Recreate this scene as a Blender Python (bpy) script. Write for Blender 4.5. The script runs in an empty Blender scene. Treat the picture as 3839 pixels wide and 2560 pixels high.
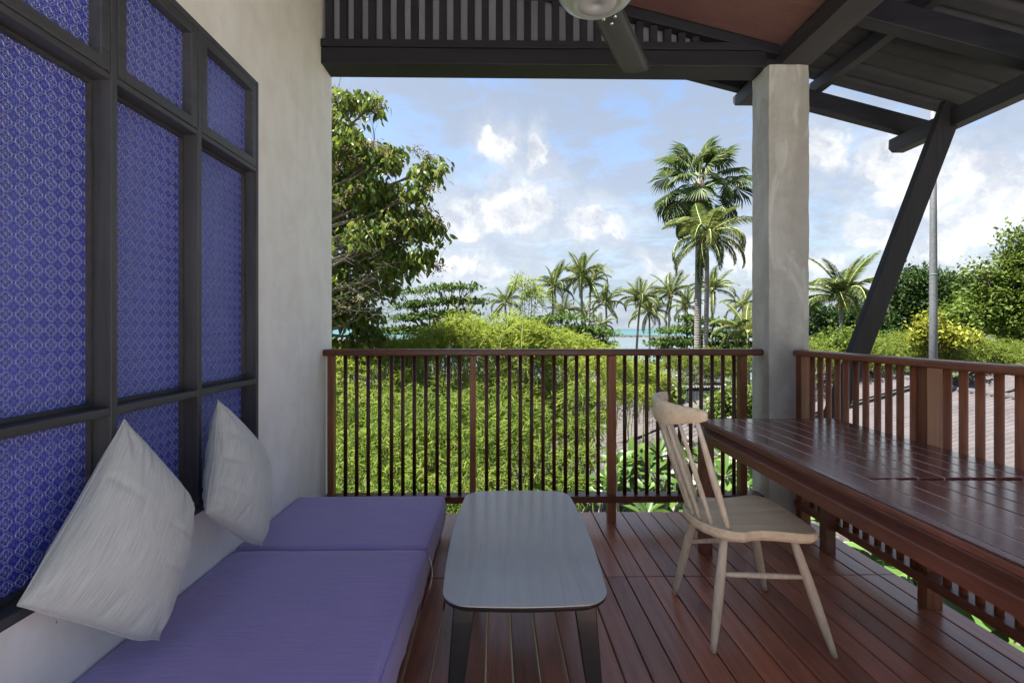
import bpy, math, random
import numpy as np
from mathutils import Vector, Matrix
R = math.radians
random.seed(7); rng = np.random.default_rng(7)
scene = bpy.context.scene
C = scene.collection

# ------------------------------------------------------------------ camera, sky, sun, exposure
F = 1813.0; TH = R(.9); EYE = 1.2
cam = bpy.data.cameras.new('camera'); camo = bpy.data.objects.new('camera', cam); C.objects.link(camo)
camo.location = (0, 0, EYE); camo.rotation_euler = (R(90), 0, -TH)
cam.sensor_width = 36; cam.lens = F/3839*36; cam.shift_y = -47/3839; cam.clip_start = .02; cam.clip_end = 30000
scene.camera = camo
SUN = Vector((-.45, -.07, 1.2)).normalized()
scene.view_settings.view_transform = 'Standard'; scene.view_settings.look = 'None'
scene.view_settings.exposure = 3.15; scene.view_settings.gamma = 1; scene.view_settings.use_curve_mapping = False
scene.render.engine = 'CYCLES'
scene.cycles.use_denoising = True
scene.cycles.max_bounces = 7; scene.cycles.diffuse_bounces = 4; scene.cycles.glossy_bounces = 3
scene.cycles.transmission_bounces = 4; scene.cycles.transparent_max_bounces = 4
scene.cycles.sample_clamp_indirect = 6

def W(px, py, d):
    "world point seen at pixel (px,py) of the 3839 wide photograph at depth d"
    a = (px-1919.5)/F*d; b = (1233-py)/F*d
    return Vector((math.cos(TH)*a+math.sin(TH)*d, -math.sin(TH)*a+math.cos(TH)*d, EYE+b))
def dirpx(px, py):
    return (W(px, py, 1)-Vector((0, 0, EYE))).normalized()

class NT:
    def __init__(s, tree): s.t = tree; s.n = tree.nodes; s.l = tree.links
    def node(s, typ, **k):
        n = s.n.new(typ)
        for a, v in k.items():
            if a.startswith('i_'):
                n.inputs[a[2:].replace('_', ' ')].default_value = v
            else: setattr(n, a, v)
        return n
    def link(s, a, b): s.l.new(a, b)
    def put(s, inp, v):
        if hasattr(v, 'is_output') or isinstance(v, bpy.types.NodeSocket): s.l.new(v, inp)
        else: inp.default_value = v
    def math(s, op, a, b=0.0, c=0.0, clamp=False):
        n = s.n.new('ShaderNodeMath'); n.operation = op; n.use_clamp = clamp
        s.put(n.inputs[0], a); s.put(n.inputs[1], b)
        if len(n.inputs) > 2: s.put(n.inputs[2], c)
        return n.outputs[0]
    def vm(s, op, a, b=(0, 0, 0)):
        n = s.n.new('ShaderNodeVectorMath'); n.operation = op
        s.put(n.inputs[0], a); s.put(n.inputs[1], b)
        return n.outputs['Value'] if op in ('LENGTH', 'DOT_PRODUCT') else n.outputs[0]
    def noise(s, vec, scale, detail=4, rough=.5, dist=0.0):
        n = s.n.new('ShaderNodeTexNoise'); n.inputs['Scale'].default_value = scale
        n.inputs['Detail'].default_value = detail; n.inputs['Roughness'].default_value = rough
        n.inputs['Distortion'].default_value = dist
        if vec is not None: s.l.new(vec, n.inputs['Vector'])
        return n.outputs[0]
    def mapr(s, v, a, b, c=0.0, d=1.0, smooth=False):
        n = s.n.new('ShaderNodeMapRange'); n.clamp = True
        if smooth: n.interpolation_type = 'SMOOTHSTEP'
        s.put(n.inputs['Value'], v); n.inputs['From Min'].default_value = a; n.inputs['From Max'].default_value = b
        n.inputs['To Min'].default_value = c; n.inputs['To Max'].default_value = d
        return n.outputs[0]
    def mix(s, f, a, b, mode='MIX'):
        n = s.n.new('ShaderNodeMix'); n.data_type = 'RGBA'; n.blend_type = mode
        s.put(n.inputs[0], f)
        for i, v in ((6, a), (7, b)):
            if isinstance(v, tuple): n.inputs[i].default_value = (*v[:3], 1)
            else: s.l.new(v, n.inputs[i])
        return n.outputs[2]
    def ramp(s, v, stops):
        n = s.n.new('ShaderNodeValToRGB'); cr = n.color_ramp
        while len(cr.elements) < len(stops): cr.elements.new(.5)
        for e, (p, c) in zip(cr.elements, stops): e.position = p; e.color = (*c, 1)
        s.l.new(v, n.inputs[0]); return n.outputs[0]
    def mapping(s, vec, scale=(1, 1, 1), rot=(0, 0, 0), loc=(0, 0, 0)):
        n = s.n.new('ShaderNodeMapping'); n.inputs['Scale'].default_value = scale
        n.inputs['Rotation'].default_value = rot; n.inputs['Location'].default_value = loc
        s.l.new(vec, n.inputs['Vector']); return n.outputs[0]

world = bpy.data.worlds.new('World'); scene.world = world; world.use_nodes = True
w = NT(world.node_tree)
for n in list(w.n): w.n.remove(n)
sky = w.node('ShaderNodeTexSky', sky_type='NISHITA'); sky.sun_disc = False
sky.sun_elevation = math.asin(SUN.z); sky.sun_rotation = math.atan2(SUN.x, SUN.y)
sky.air_density = 1.0; sky.dust_density = 1.2; sky.ozone_density = 1.2; sky.altitude = 0
SKYS = .0315
tc = w.node('ShaderNodeTexCoord').outputs['Generated']
sep = w.node('ShaderNodeSeparateXYZ'); w.link(tc, sep.inputs[0])
zz = w.math('MAXIMUM', sep.outputs[2], .0)
den = w.math('ADD', zz, .16)
pl = w.node('ShaderNodeCombineXYZ')
w.link(w.math('DIVIDE', sep.outputs[0], den), pl.inputs[0]); w.link(w.math('DIVIDE', sep.outputs[1], den), pl.inputs[1])
pv = pl.outputs[0]
alto = w.noise(w.mapping(pv, (1, 1.15, 1)), 3.6, 9, .66, .5)
alto2 = w.noise(pv, .55, 3, .5)
altoF = w.mapr(w.math('ADD', w.math('MULTIPLY', alto, .85), w.math('MULTIPLY', alto2, .35)), .46, .64, .15, 1.0, True)
# cumulus: named heaps in view, and a loose band of the same kind all round the horizon
blobs = [(1860, 560, .040, .052), (1850, 500, .027, .03), (1998, 575, .026, .042), (2030, 600, .02, .02), (1930, 720, .03, .02), (1870, 800, .15, .055), (1960, 770, .08, .07), (1760, 840, .09, .04),
         (2200, 835, .055, .045), (2240, 870, .065, .03), (1700, 1010, .13, .035), (3370, 620, .075, .055), (3440, 700, .07, .05), (3330, 640, .04, .04),
         (3620, 660, .08, .04), (3780, 690, .09, .055), (3740, 780, .10, .035), (3290, 870, .05, .032), (3560, 900, .08, .04), (2830, 960, .06, .05), (3070, 990, .06, .03),
         (3100, 560, .045, .05), (2480, 1010, .06, .03), (3700, 1010, .12, .02)]
B = None
wob = w.noise(tc, 9, 6, .6)
wobv = w.node('ShaderNodeVectorMath', operation='SCALE')
nz = w.node('ShaderNodeTexNoise'); nz.inputs['Scale'].default_value = 14; nz.inputs['Detail'].default_value = 7; nz.inputs['Roughness'].default_value = .62
w.link(tc, nz.inputs['Vector'])
off = w.vm('SUBTRACT', nz.outputs['Color'], (.5, .5, .5))
w.link(off, wobv.inputs[0]); wobv.inputs['Scale'].default_value = .10
dv = w.vm('ADD', tc, wobv.outputs[0])
for px, py, rx, ry in blobs:
    c = dirpx(px, py)
    d = w.vm('MULTIPLY', w.vm('SUBTRACT', dv, tuple(c)), (1/rx, 1/rx, 1/ry))
    q = w.math('SUBTRACT', 1.0, w.vm('LENGTH', d))
    B = q if B is None else w.math('MAXIMUM', B, q)
cumF = w.math('MAXIMUM', w.mapr(B, -.05, .5, 0, .92, True), w.mapr(B, -1.1, .3, 0, .32, True))
band = w.noise(w.mapping(tc, (1, 1, 2.6)), 4.2, 8, .58, .2)
bandmask = w.mapr(sep.outputs[2], .02, .34, .16, -.12)
bandF = w.mapr(w.math('ADD', band, bandmask), .56, .80, 0, .55, True)
cum = w.math('MAXIMUM', cumF, bandF)
shn = w.noise(w.vm('ADD', dv, (.01, .01, .03)), 11, 6, .6)
shn0 = w.noise(dv, 11, 6, .6)
shade = w.mapr(w.math('SUBTRACT', shn0, shn), -.15, .12, 0, 1)
cumC = w.mix(shade, (.060, .066, .077), (.116, .116, .114))
nish = w.node('ShaderNodeVectorMath', operation='SCALE'); w.link(sky.outputs[0], nish.inputs[0]); nish.inputs['Scale'].default_value = SKYS
lumn = w.vm('DOT_PRODUCT', nish.outputs[0], (.3, .5, .2))
litv = w.node('ShaderNodeVectorMath', operation='SCALE'); litv.inputs[0].default_value = (.36, .36, .37); w.link(lumn, litv.inputs['Scale'])
altoC = w.vm('ADD', litv.outputs[0], (.028, .037, .052)); cumC = w.vm('ADD', cumC, w.vm('MULTIPLY', litv.outputs[0], (.5, .5, .5)))
base = w.mix(w.math('MULTIPLY', altoF, .86), nish.outputs[0], altoC)
hazeF = w.mapr(sep.outputs[2], .0, .30, .9, 0)
base = w.mix(hazeF, base, (.052, .064, .076))
allc = w.mix(cum, base, cumC)
bg = w.node('ShaderNodeBackground'); bg.inputs['Strength'].default_value = 1.0
w.link(allc, bg.inputs[0]); wo = w.node('ShaderNodeOutputWorld'); w.link(bg.outputs[0], wo.inputs[0])

sl = bpy.data.lights.new('sun', 'SUN'); slo = bpy.data.objects.new('sun', sl); C.objects.link(slo)
sl.energy = 2.8; sl.angle = R(.6); sl.color = (1, .95, .87)
slo.rotation_euler = SUN.to_track_quat('Z', 'Y').to_euler()

# ------------------------------------------------------------------ materials
MATS = {}
def newmat(name):
    m = bpy.data.materials.new(name); m.use_nodes = True
    t = NT(m.node_tree)
    for n in list(t.n): t.n.remove(n)
    out = t.node('ShaderNodeOutputMaterial'); p = t.node('ShaderNodeBsdfPrincipled')
    t.link(p.outputs[0], out.inputs[0]); MATS[name] = m
    t.out = out; t.p = p
    return m, t
def bump(t, h, strength=.3, dist=.002, prev=None):
    b = t.node('ShaderNodeBump'); b.inputs['Strength'].default_value = strength; b.inputs['Distance'].default_value = dist
    t.put(b.inputs['Height'], h)
    if prev is not None: t.link(prev, b.inputs['Normal'])
    t.link(b.outputs[0], t.p.inputs['Normal']); return b.outputs[0]

def wood(name, dark, light, rough=.35, axis='Y', scale=1.0, coat=0.0, bumpk=.25, tint=.25, worn=None, spec=.5, roughvar=.12):
    m, t = newmat(name)
    co = t.node('ShaderNodeTexCoord').outputs['Object']; oi = t.node('ShaderNodeObjectInfo')
    rv = t.node('ShaderNodeVectorMath', operation='SCALE'); t.put(rv.inputs[0], (7.1, 3.3, 5.7)); t.link(oi.outputs['Random'], rv.inputs['Scale'])
    co = t.vm('ADD', co, rv.outputs[0])
    s = {'X': (2, 40, 40), 'Y': (40, 2, 40), 'Z': (40, 40, 2)}[axis]
    s = tuple(v*scale for v in s)
    g = t.noise(t.mapping(co, s), 1.0, 6, .6, .6)
    g2 = t.noise(t.mapping(co, tuple(v*4 for v in s)), 1.0, 3, .5)
    big = t.noise(co, 3.0, 4, .6)
    f = t.mapr(t.math('ADD', t.math('MULTIPLY', g, .6), t.math('MULTIPLY', big, .4)), .35, .65)
    col = t.mix(f, dark, light)
    rr = t.mapr(oi.outputs['Random'], 0, 1, 1-tint, 1+tint)
    mul = t.node('ShaderNodeVectorMath', operation='SCALE'); t.link(col, mul.inputs[0]); t.link(rr, mul.inputs['Scale'])
    col = mul.outputs[0]
    col = t.mix(t.mapr(g2, .58, .75, 0, .45), col, tuple(v*.45 for v in dark))
    if worn:
        wm = t.noise(co, 9, 7, .7)
        col = t.mix(t.mapr(wm, .6, .75, 0, .55), col, worn)
    t.link(col, t.p.inputs['Base Color'])
    t.link(t.math('ADD', t.math('MULTIPLY', t.math('SUBTRACT', big, .5), roughvar*2), rough, clamp=True), t.p.inputs['Roughness'])
    t.p.inputs['Coat Weight'].default_value = coat; t.p.inputs['Coat Roughness'].default_value = .18
    t.p.inputs['Specular IOR Level'].default_value = spec
    bump(t, t.math('ADD', g, t.math('MULTIPLY', g2, .6)), bumpk, .0015)
    return m
wood('deck_wood', (.19, .062, .036), (.40, .142, .08), .36, 'Y', 1, .3, .35, .28, spec=.6)
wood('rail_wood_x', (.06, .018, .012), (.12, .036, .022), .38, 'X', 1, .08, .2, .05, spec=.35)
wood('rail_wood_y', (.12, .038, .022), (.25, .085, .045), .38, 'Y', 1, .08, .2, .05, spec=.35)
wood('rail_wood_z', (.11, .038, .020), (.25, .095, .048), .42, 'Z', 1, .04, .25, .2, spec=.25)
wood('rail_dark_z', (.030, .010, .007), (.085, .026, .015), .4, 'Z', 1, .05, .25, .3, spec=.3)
wood('table_wood', (.080, .026, .022), (.15, .050, .038), .22, 'Y', 1.2, .5, .18, .12)
wood('table_edge', (.09, .032, .022), (.19, .068, .045), .45, 'Y', 1.2, .05, .35, .08, worn=(.17, .08, .05))
wood('chair_wood', (.46, .40, .31), (.68, .61, .48), .55, 'Z', 1.0, 0, .25, .05, spec=.3)
wood('chair_seat_wood', (.30, .23, .15), (.47, .38, .26), .5, 'X', .8, 0, .2, .05, spec=.35)
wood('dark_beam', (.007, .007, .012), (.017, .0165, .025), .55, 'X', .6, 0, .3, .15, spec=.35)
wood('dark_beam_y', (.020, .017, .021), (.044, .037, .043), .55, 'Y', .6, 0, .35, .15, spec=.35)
wood('grey_frame', (.034, .035, .040), (.066, .067, .074), .5, 'Y', 1, 0, .35, .05, spec=.4)
wood('grey_frame_z', (.034, .035, .040), (.066, .067, .074), .5, 'Z', 1, 0, .35, .05, spec=.4)
wood('black_table', (.010, .010, .011), (.020, .019, .019), .3, 'Y', 1, .2, .1, .05)
wood('coffee_top', (.20, .195, .19), (.27, .262, .255), .36, 'Y', .5, .55, .05, .02, roughvar=.06, spec=1.0)
wood('brown_ceiling', (.115, .054, .050), (.165, .080, .074), .6, 'X', .35, 0, .15, .08)
wood('soffit_grey', (.13, .105, .115), (.19, .155, .16), .6, 'X', .3, 0, .1, .08)

def plaster(name, c0, c1, stain, rough=.7, streak=(2.2, 2.2, .5), patch=None, pcol=None):
    m, t = newmat(name)
    co = t.node('ShaderNodeTexCoord').outputs['Object']
    a = t.noise(t.mapping(co, streak), 1.6, 7, .62, .4)
    b = t.noise(co, 7, 8, .65); d = t.noise(co, 60, 3, .5)
    col = t.mix(t.mapr(a, .35, .65), c0, c1)
    col = t.mix(t.mapr(b, .45, .75, 0, .55), col, stain)
    st = t.noise(t.mapping(co, (9, 9, .7)), 1.0, 6, .7)
    col = t.mix(t.mapr(st, .55, .8, 0, .35), col, stain)
    if patch:
        pn = t.noise(t.mapping(co, patch), 1.0, 6, .55, 1.2)
        col = t.mix(t.mapr(pn, .56, .62, 0, .38), col, pcol)
    sp = t.noise(co, 38, 2, .5)
    col = t.mix(t.mapr(sp, .76, .8, 0, .8), col, tuple(v*.45 for v in stain))
    t.link(col, t.p.inputs['Base Color']); t.p.inputs['Roughness'].default_value = rough
    bump(t, t.math('ADD', t.math('MULTIPLY', b, .8), t.math('MULTIPLY', d, .25)), .35, .006)
plaster('wall_plaster', (.74, .72, .695), (.82, .815, .81), (.64, .59, .54))
plaster('concrete', (.27, .255, .24), (.40, .385, .37), (.20, .18, .16), .6, (2.5, 2.5, .8), (6, 6, 1.9), (.50, .49, .49))
plaster('grey_board', (.26, .26, .31), (.34, .34, .39), (.21, .21, .25), .7)
plaster('bounce_slab_stone', (.58, .56, .52), (.68, .66, .62), (.5, .47, .43), .8)  # pale finish for the added slab that bounces sunlight
plaster('house_wall', (.35, .33, .31), (.45, .43, .41), (.25, .22, .2), .8)

def cement_tile(name, c0, c1, lichen):
    m, t = newmat(name)
    co = t.node('ShaderNodeTexCoord').outputs['Object']
    a = t.noise(co, 2.2, 8, .65); b = t.noise(co, 14, 6, .7)
    col = t.mix(t.mapr(a, .35, .65), c0, c1)
    col = t.mix(t.mapr(b, .55, .72, 0, .55), col, lichen)
    d = t.noise(t.mapping(co, (1, 1, 1)), 3.1, 8, .75)
    e_ = t.noise(co, .9, 5, .6); col = t.mix(t.mapr(e_, .5, .7, 0, .35), col, tuple(v*.5 for v in c0))
    col = t.mix(t.mapr(d, .64, .69, 0, .85), col, (.07, .055, .045))
    t.link(col, t.p.inputs['Base Color']); t.p.inputs['Roughness'].default_value = .85
    bump(t, b, .4, .01)
cement_tile('roof_tile', (.052, .044, .047), (.075, .065, .069), (.10, .092, .095))
cement_tile('roof_tile_dark', (.06, .06, .065), (.10, .10, .105), (.13, .13, .13))
cement_tile('soffit_tile', (.030, .028, .038), (.050, .046, .058), (.07, .048, .062))

def simple(name, col, rough=.5, metal=0.0, coat=0.0, noise=.0, bumpk=0, scale=20, spec=.5):
    m, t = newmat(name)
    co = t.node('ShaderNodeTexCoord').outputs['Object']
    n = t.noise(co, scale, 5, .6)
    c = t.mix(t.mapr(n, .3, .7), tuple(v*(1-noise) for v in col), tuple(min(1, v*(1+noise)) for v in col))
    t.link(c, t.p.inputs['Base Color']); t.p.inputs['Roughness'].default_value = rough
    t.p.inputs['Metallic'].default_value = metal; t.p.inputs['Coat Weight'].default_value = coat
    t.p.inputs['Specular IOR Level'].default_value = spec
    if bumpk: bump(t, n, bumpk, .004)
    return m
simple('black_void', (.012, .012, .014), .7, noise=.3)
simple('fan_silver', (.42, .43, .45), .38, .6, noise=.06, scale=120)
simple('fan_disc', (.36, .36, .40), .5, .25, noise=.1, scale=260)
simple('fan_blade', (.06, .065, .07), .55, 0, 0, noise=.06, spec=.25)
simple('chrome', (.7, .7, .7), .15, 1)
simple('galvanised', (.11, .118, .125), .6, .2, noise=.25, scale=14, bumpk=.1)
simple('white_string', (.75, .72, .66), .7)
simple('pale_filler', (.55, .42, .42), .6, noise=.3)
simple('white_slats', (.55, .55, .56), .6, noise=.15)
simple('rock', (.075, .065, .055), .9, noise=.4, bumpk=.6, scale=3)
simple('trunk_grey', (.27, .245, .22), .85, noise=.35, bumpk=.8, scale=9)
simple('bark', (.15, .125, .10), .9, noise=.4, bumpk=.8, scale=16)
simple('twig', (.095, .08, .065), .85, noise=.3)
simple('petiole', (.20, .26, .06), .6, noise=.3)
simple('frond_rib', (.30, .33, .10), .6, noise=.3)
simple('culm', (.22, .27, .07), .6, noise=.35)
simple('fruit', (.17, .13, .045), .7, noise=.5, scale=50)
simple('fruit_dark', (.055, .045, .03), .7, noise=.5, scale=50)
simple('coconut', (.32, .20, .05), .6, noise=.4, scale=8)
simple('petal', (.27, .265, .24), .6, noise=.05)

def palm_trunk_mat():
    m, t = newmat('palm_trunk')
    co = t.node('ShaderNodeTexCoord').outputs['Object']
    sp = t.node('ShaderNodeSeparateXYZ'); t.link(co, sp.inputs[0])
    n = t.noise(co, 3.5, 5, .6)
    ring = t.math('SINE', t.math('ADD', t.math('MULTIPLY', sp.outputs[2], 42.0), t.math('MULTIPLY', n, 7.0)))
    c = t.mix(t.mapr(n, .3, .7), (.13, .118, .112), (.21, .195, .185))
    c = t.mix(t.mapr(ring, .55, 1, 0, .6), c, (.07, .06, .055))
    t.link(c, t.p.inputs['Base Color']); t.p.inputs['Roughness'].default_value = .85
    bump(t, ring, .5, .02)
palm_trunk_mat()

def fabric(name, c0, c1, axis, warp=900, rough=.85, streak=6.0, k=.8):
    m, t = newmat(name)
    co = t.node('ShaderNodeTexCoord').outputs['UV' if axis == 'UV' else 'Object']
    if axis == 'UV': mp = t.mapping(co, (streak*.7, 210, 1))
    else: mp = t.mapping(co, (streak, 340, 340))
    a = t.noise(mp, 1.0, 4, .7, .15); b = t.noise(co, 5, 4, .5)
    mp2 = t.mapping(co, (260, 260, 260) if axis != 'UV' else (220, 220, 1)); c2 = t.noise(mp2, 1.0, 2, .5)
    f = t.mapr(t.math('ADD', t.math('MULTIPLY', a, .8), t.math('MULTIPLY', c2, .2)), .5-.16/k, .5+.16/k)
    col = t.mix(f, c0, c1)
    col = t.mix(t.mapr(b, .3, .7, 0, .2), col, tuple((x+y)/2*.85 for x, y in zip(c0, c1)))
    t.link(col, t.p.inputs['Base Color']); t.p.inputs['Roughness'].default_value = rough
    t.p.inputs['Sheen Weight'].default_value = .25; t.p.inputs['Specular IOR Level'].default_value = .2
    b1_ = bump(t, t.noise(co, 3.2 if axis != 'UV' else 4.0, 4, .55, .8), .35, .02)
    bump(t, t.math('ADD', a, t.math('MULTIPLY', c2, .6)), .35, .0012, b1_)
fabric('mattress_fabric', (.215, .170, .385), (.355, .285, .585), 'X')
fabric('pillow_fabric', (.33, .345, .345), (.60, .615, .605), 'UV', k=1.1)

def window_glass():
    m, t = newmat('blue_glass')
    co = t.node('ShaderNodeTexCoord').outputs['Object']
    sp = t.node('ShaderNodeSeparateXYZ'); t.link(co, sp.inputs[0])
    P_ = .038
    def rosette(offy, offz):
        u = t.math('SUBTRACT', t.math('FRACT', t.math('ADD', t.math('DIVIDE', sp.outputs[1], P_), offy+50)), .5)
        v = t.math('SUBTRACT', t.math('FRACT', t.math('ADD', t.math('DIVIDE', sp.outputs[2], P_), offz+50)), .5)
        r = t.math('SQRT', t.math('ADD', t.math('MULTIPLY', u, u), t.math('MULTIPLY', v, v)))
        th = t.math('ARCTAN2', v, u)
        def gauss(x, w_): return t.math('POWER', 2.718, t.math('MULTIPLY', t.math('POWER', t.math('ABSOLUTE', t.math('DIVIDE', x, w_)), 2.0), -1.0))
        c4 = t.math('MULTIPLY', t.math('COSINE', t.math('MULTIPLY', th, 4.0)), .055)
        c8 = t.math('MULTIPLY', t.math('COSINE', t.math('MULTIPLY', th, 8.0)), .035)
        o1 = gauss(t.math('SUBTRACT', r, t.math('ADD', .335, c4)), .060)
        o2 = gauss(t.math('SUBTRACT', r, t.math('ADD', .17, c8)), .045)
        o3 = gauss(r, .085)
        return t.math('MAXIMUM', o1, t.math('MAXIMUM', t.math('MULTIPLY', o2, .5), o3)), r
    h1, r1 = rosette(0, 0); h2, r2 = rosette(.5, .5)
    edge = t.mapr(r1, .34, .42, 0, 1)
    h = t.math('MAXIMUM', h1, t.math('MULTIPLY', h2, .45))
    nb = t.noise(co, 240, 3, .6)
    h = t.math('ADD', h, t.math('MULTIPLY', nb, .5))
    big = t.noise(co, 3.0, 4, .5)
    col = t.mix(t.mapr(big, .35, .65), (.010, .022, .36), (.026, .034, .44))
    col = t.mix(t.mapr(h, .3, .95, 0, .5), col, (.50, .57, 1.0))  # raised rosettes paler, their highlights put into the base colour
    t.link(col, t.p.inputs['Base Color']); t.p.inputs['Roughness'].default_value = .07
    t.p.inputs['Specular IOR Level'].default_value = .9; t.p.inputs['IOR'].default_value = 1.6
    t.p.inputs['Coat Weight'].default_value = .6; t.p.inputs['Coat Roughness'].default_value = .12
    b = bump(t, h, 1.0, .0030)
    t.link(b, t.p.inputs['Coat Normal'])
window_glass()

def leafmat(name, stops, trans=.35, rough=.42, tcol=(.35, .55, .05), gloss=.25):
    m, t = newmat(name)
    g = t.node('ShaderNodeNewGeometry').outputs['Random Per Island']
    oi = t.node('ShaderNodeObjectInfo').outputs['Random']
    f = t.math('FRACT', t.math('ADD', g, oi))
    col = t.ramp(f, stops)
    t.link(col, t.p.inputs['Base Color']); t.p.inputs['Roughness'].default_value = rough
    t.p.inputs['Specular IOR Level'].default_value = gloss
    tr = t.node('ShaderNodeBsdfTranslucent'); tc_ = t.mix(.5, col, tcol)
    sc = t.node('ShaderNodeVectorMath', operation='SCALE'); t.link(tc_, sc.inputs[0]); sc.inputs['Scale'].default_value = 1.0
    t.link(sc.outputs[0], tr.inputs[0])
    mx = t.node('ShaderNodeMixShader'); mx.inputs[0].default_value = trans
    t.link(t.p.outputs[0], mx.inputs[1]); t.link(tr.outputs[0], mx.inputs[2]); t.link(mx.outputs[0], t.out.inputs[0])
leafmat('bamboo_leaf', [(0, (.045, .085, .018)), (.35, (.085, .14, .026)), (.7, (.13, .19, .036)), (.93, (.19, .225, .055)), (1, (.26, .17, .05))], .45, .55, (.16, .24, .03), .12)
leafmat('bamboo_young_lit', [(0, (.095, .14, .025)), (.5, (.16, .215, .04)), (1, (.25, .28, .065))], .5, .6, (.3, .36, .04), .1)  # lime new growth, colour also brightened to offset the tree's shadow
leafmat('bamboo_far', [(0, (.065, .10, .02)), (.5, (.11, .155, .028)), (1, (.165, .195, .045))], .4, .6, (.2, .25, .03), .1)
leafmat('broad_leaf', [(0, (.040, .070, .020)), (.4, (.075, .115, .030)), (.75, (.115, .150, .040)), (.93, (.17, .18, .05)), (1, (.21, .13, .04))], .42, .3, (.22, .30, .03), .1)
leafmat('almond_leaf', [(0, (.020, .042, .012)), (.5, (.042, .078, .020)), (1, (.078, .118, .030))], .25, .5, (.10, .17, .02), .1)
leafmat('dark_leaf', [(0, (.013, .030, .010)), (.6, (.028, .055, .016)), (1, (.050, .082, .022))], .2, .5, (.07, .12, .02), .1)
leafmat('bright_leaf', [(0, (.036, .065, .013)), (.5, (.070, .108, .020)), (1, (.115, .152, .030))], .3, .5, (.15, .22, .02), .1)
leafmat('yellow_leaf', [(0, (.11, .13, .018)), (.6, (.19, .20, .025)), (1, (.26, .26, .04))], .3, .5, (.25, .26, .03), .1)
leafmat('palm_leaf', [(0, (.022, .042, .014)), (.5, (.042, .070, .020)), (.85, (.078, .105, .030)), (1, (.15, .145, .06))], .3, .45, (.13, .18, .03), .2)
leafmat('palm_leaf_light', [(0, (.055, .082, .025)), (.6, (.100, .130, .04)), (1, (.18, .18, .08))], .3, .45, (.18, .22, .05), .2)
leafmat('fan_leaf', [(0, (.028, .050, .018)), (.5, (.052, .082, .028)), (.85, (.10, .13, .055)), (1, (.22, .215, .13))], .25, .4, (.12, .18, .04), .12)
leafmat('plumeria_leaf', [(0, (.035, .080, .020)), (.5, (.065, .125, .030)), (1, (.115, .185, .045))], .32, .35, (.15, .28, .03), .35)
leafmat('grass_blade', [(0, (.035, .055, .015)), (.6, (.065, .09, .022)), (1, (.12, .11, .05))], .2, .6, (.2, .3, .03))

def ground_mat():
    m, t = newmat('garden_ground')
    co = t.node('ShaderNodeTexCoord').outputs['Object']
    sp = t.node('ShaderNodeSeparateXYZ'); t.link(co, sp.inputs[0])
    a = t.noise(co, .25, 6, .6); b = t.noise(co, 3.5, 6, .7)
    col = t.mix(t.mapr(b, .35, .65), (.028, .040, .014), (.058, .075, .025))
    col = t.mix(t.mapr(a, .5, .7, 0, .6), col, (.09, .072, .045))
    col = t.mix(t.mapr(sp.outputs[1], 66, 72, 0, 1), col, (.20, .17, .13))
    t.link(col, t.p.inputs['Base Color']); t.p.inputs['Roughness'].default_value = .95
    bump(t, b, .6, .08)
ground_mat()
def sea_mat():
    m, t = newmat('sea_water')
    co = t.node('ShaderNodeTexCoord').outputs['Object']
    sp = t.node('ShaderNodeSeparateXYZ'); t.link(co, sp.inputs[0])
    n = t.noise(t.mapping(co, (.02, .08, 1)), 1, 5, .6)
    near = t.mix(t.mapr(n, .3, .7), (.055, .075, .085), (.085, .11, .12))
    far = t.mix(t.mapr(n, .3, .7), (.018, .075, .085), (.028, .095, .105))
    col = t.mix(t.mapr(sp.outputs[1], 440, 520), near, far)
    col = t.mix(t.mapr(sp.outputs[1], 1200, 5000), col, (.012, .05, .07))
    t.link(col, t.p.inputs['Base Color']); t.p.inputs['Roughness'].default_value = .35
    t.p.inputs['Specular IOR Level'].default_value = .3
    wv = t.noise(t.mapping(co, (.6, 1.6, 1)), 1, 5, .6)
    bump(t, wv, .5, .25)
sea_mat()

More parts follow.
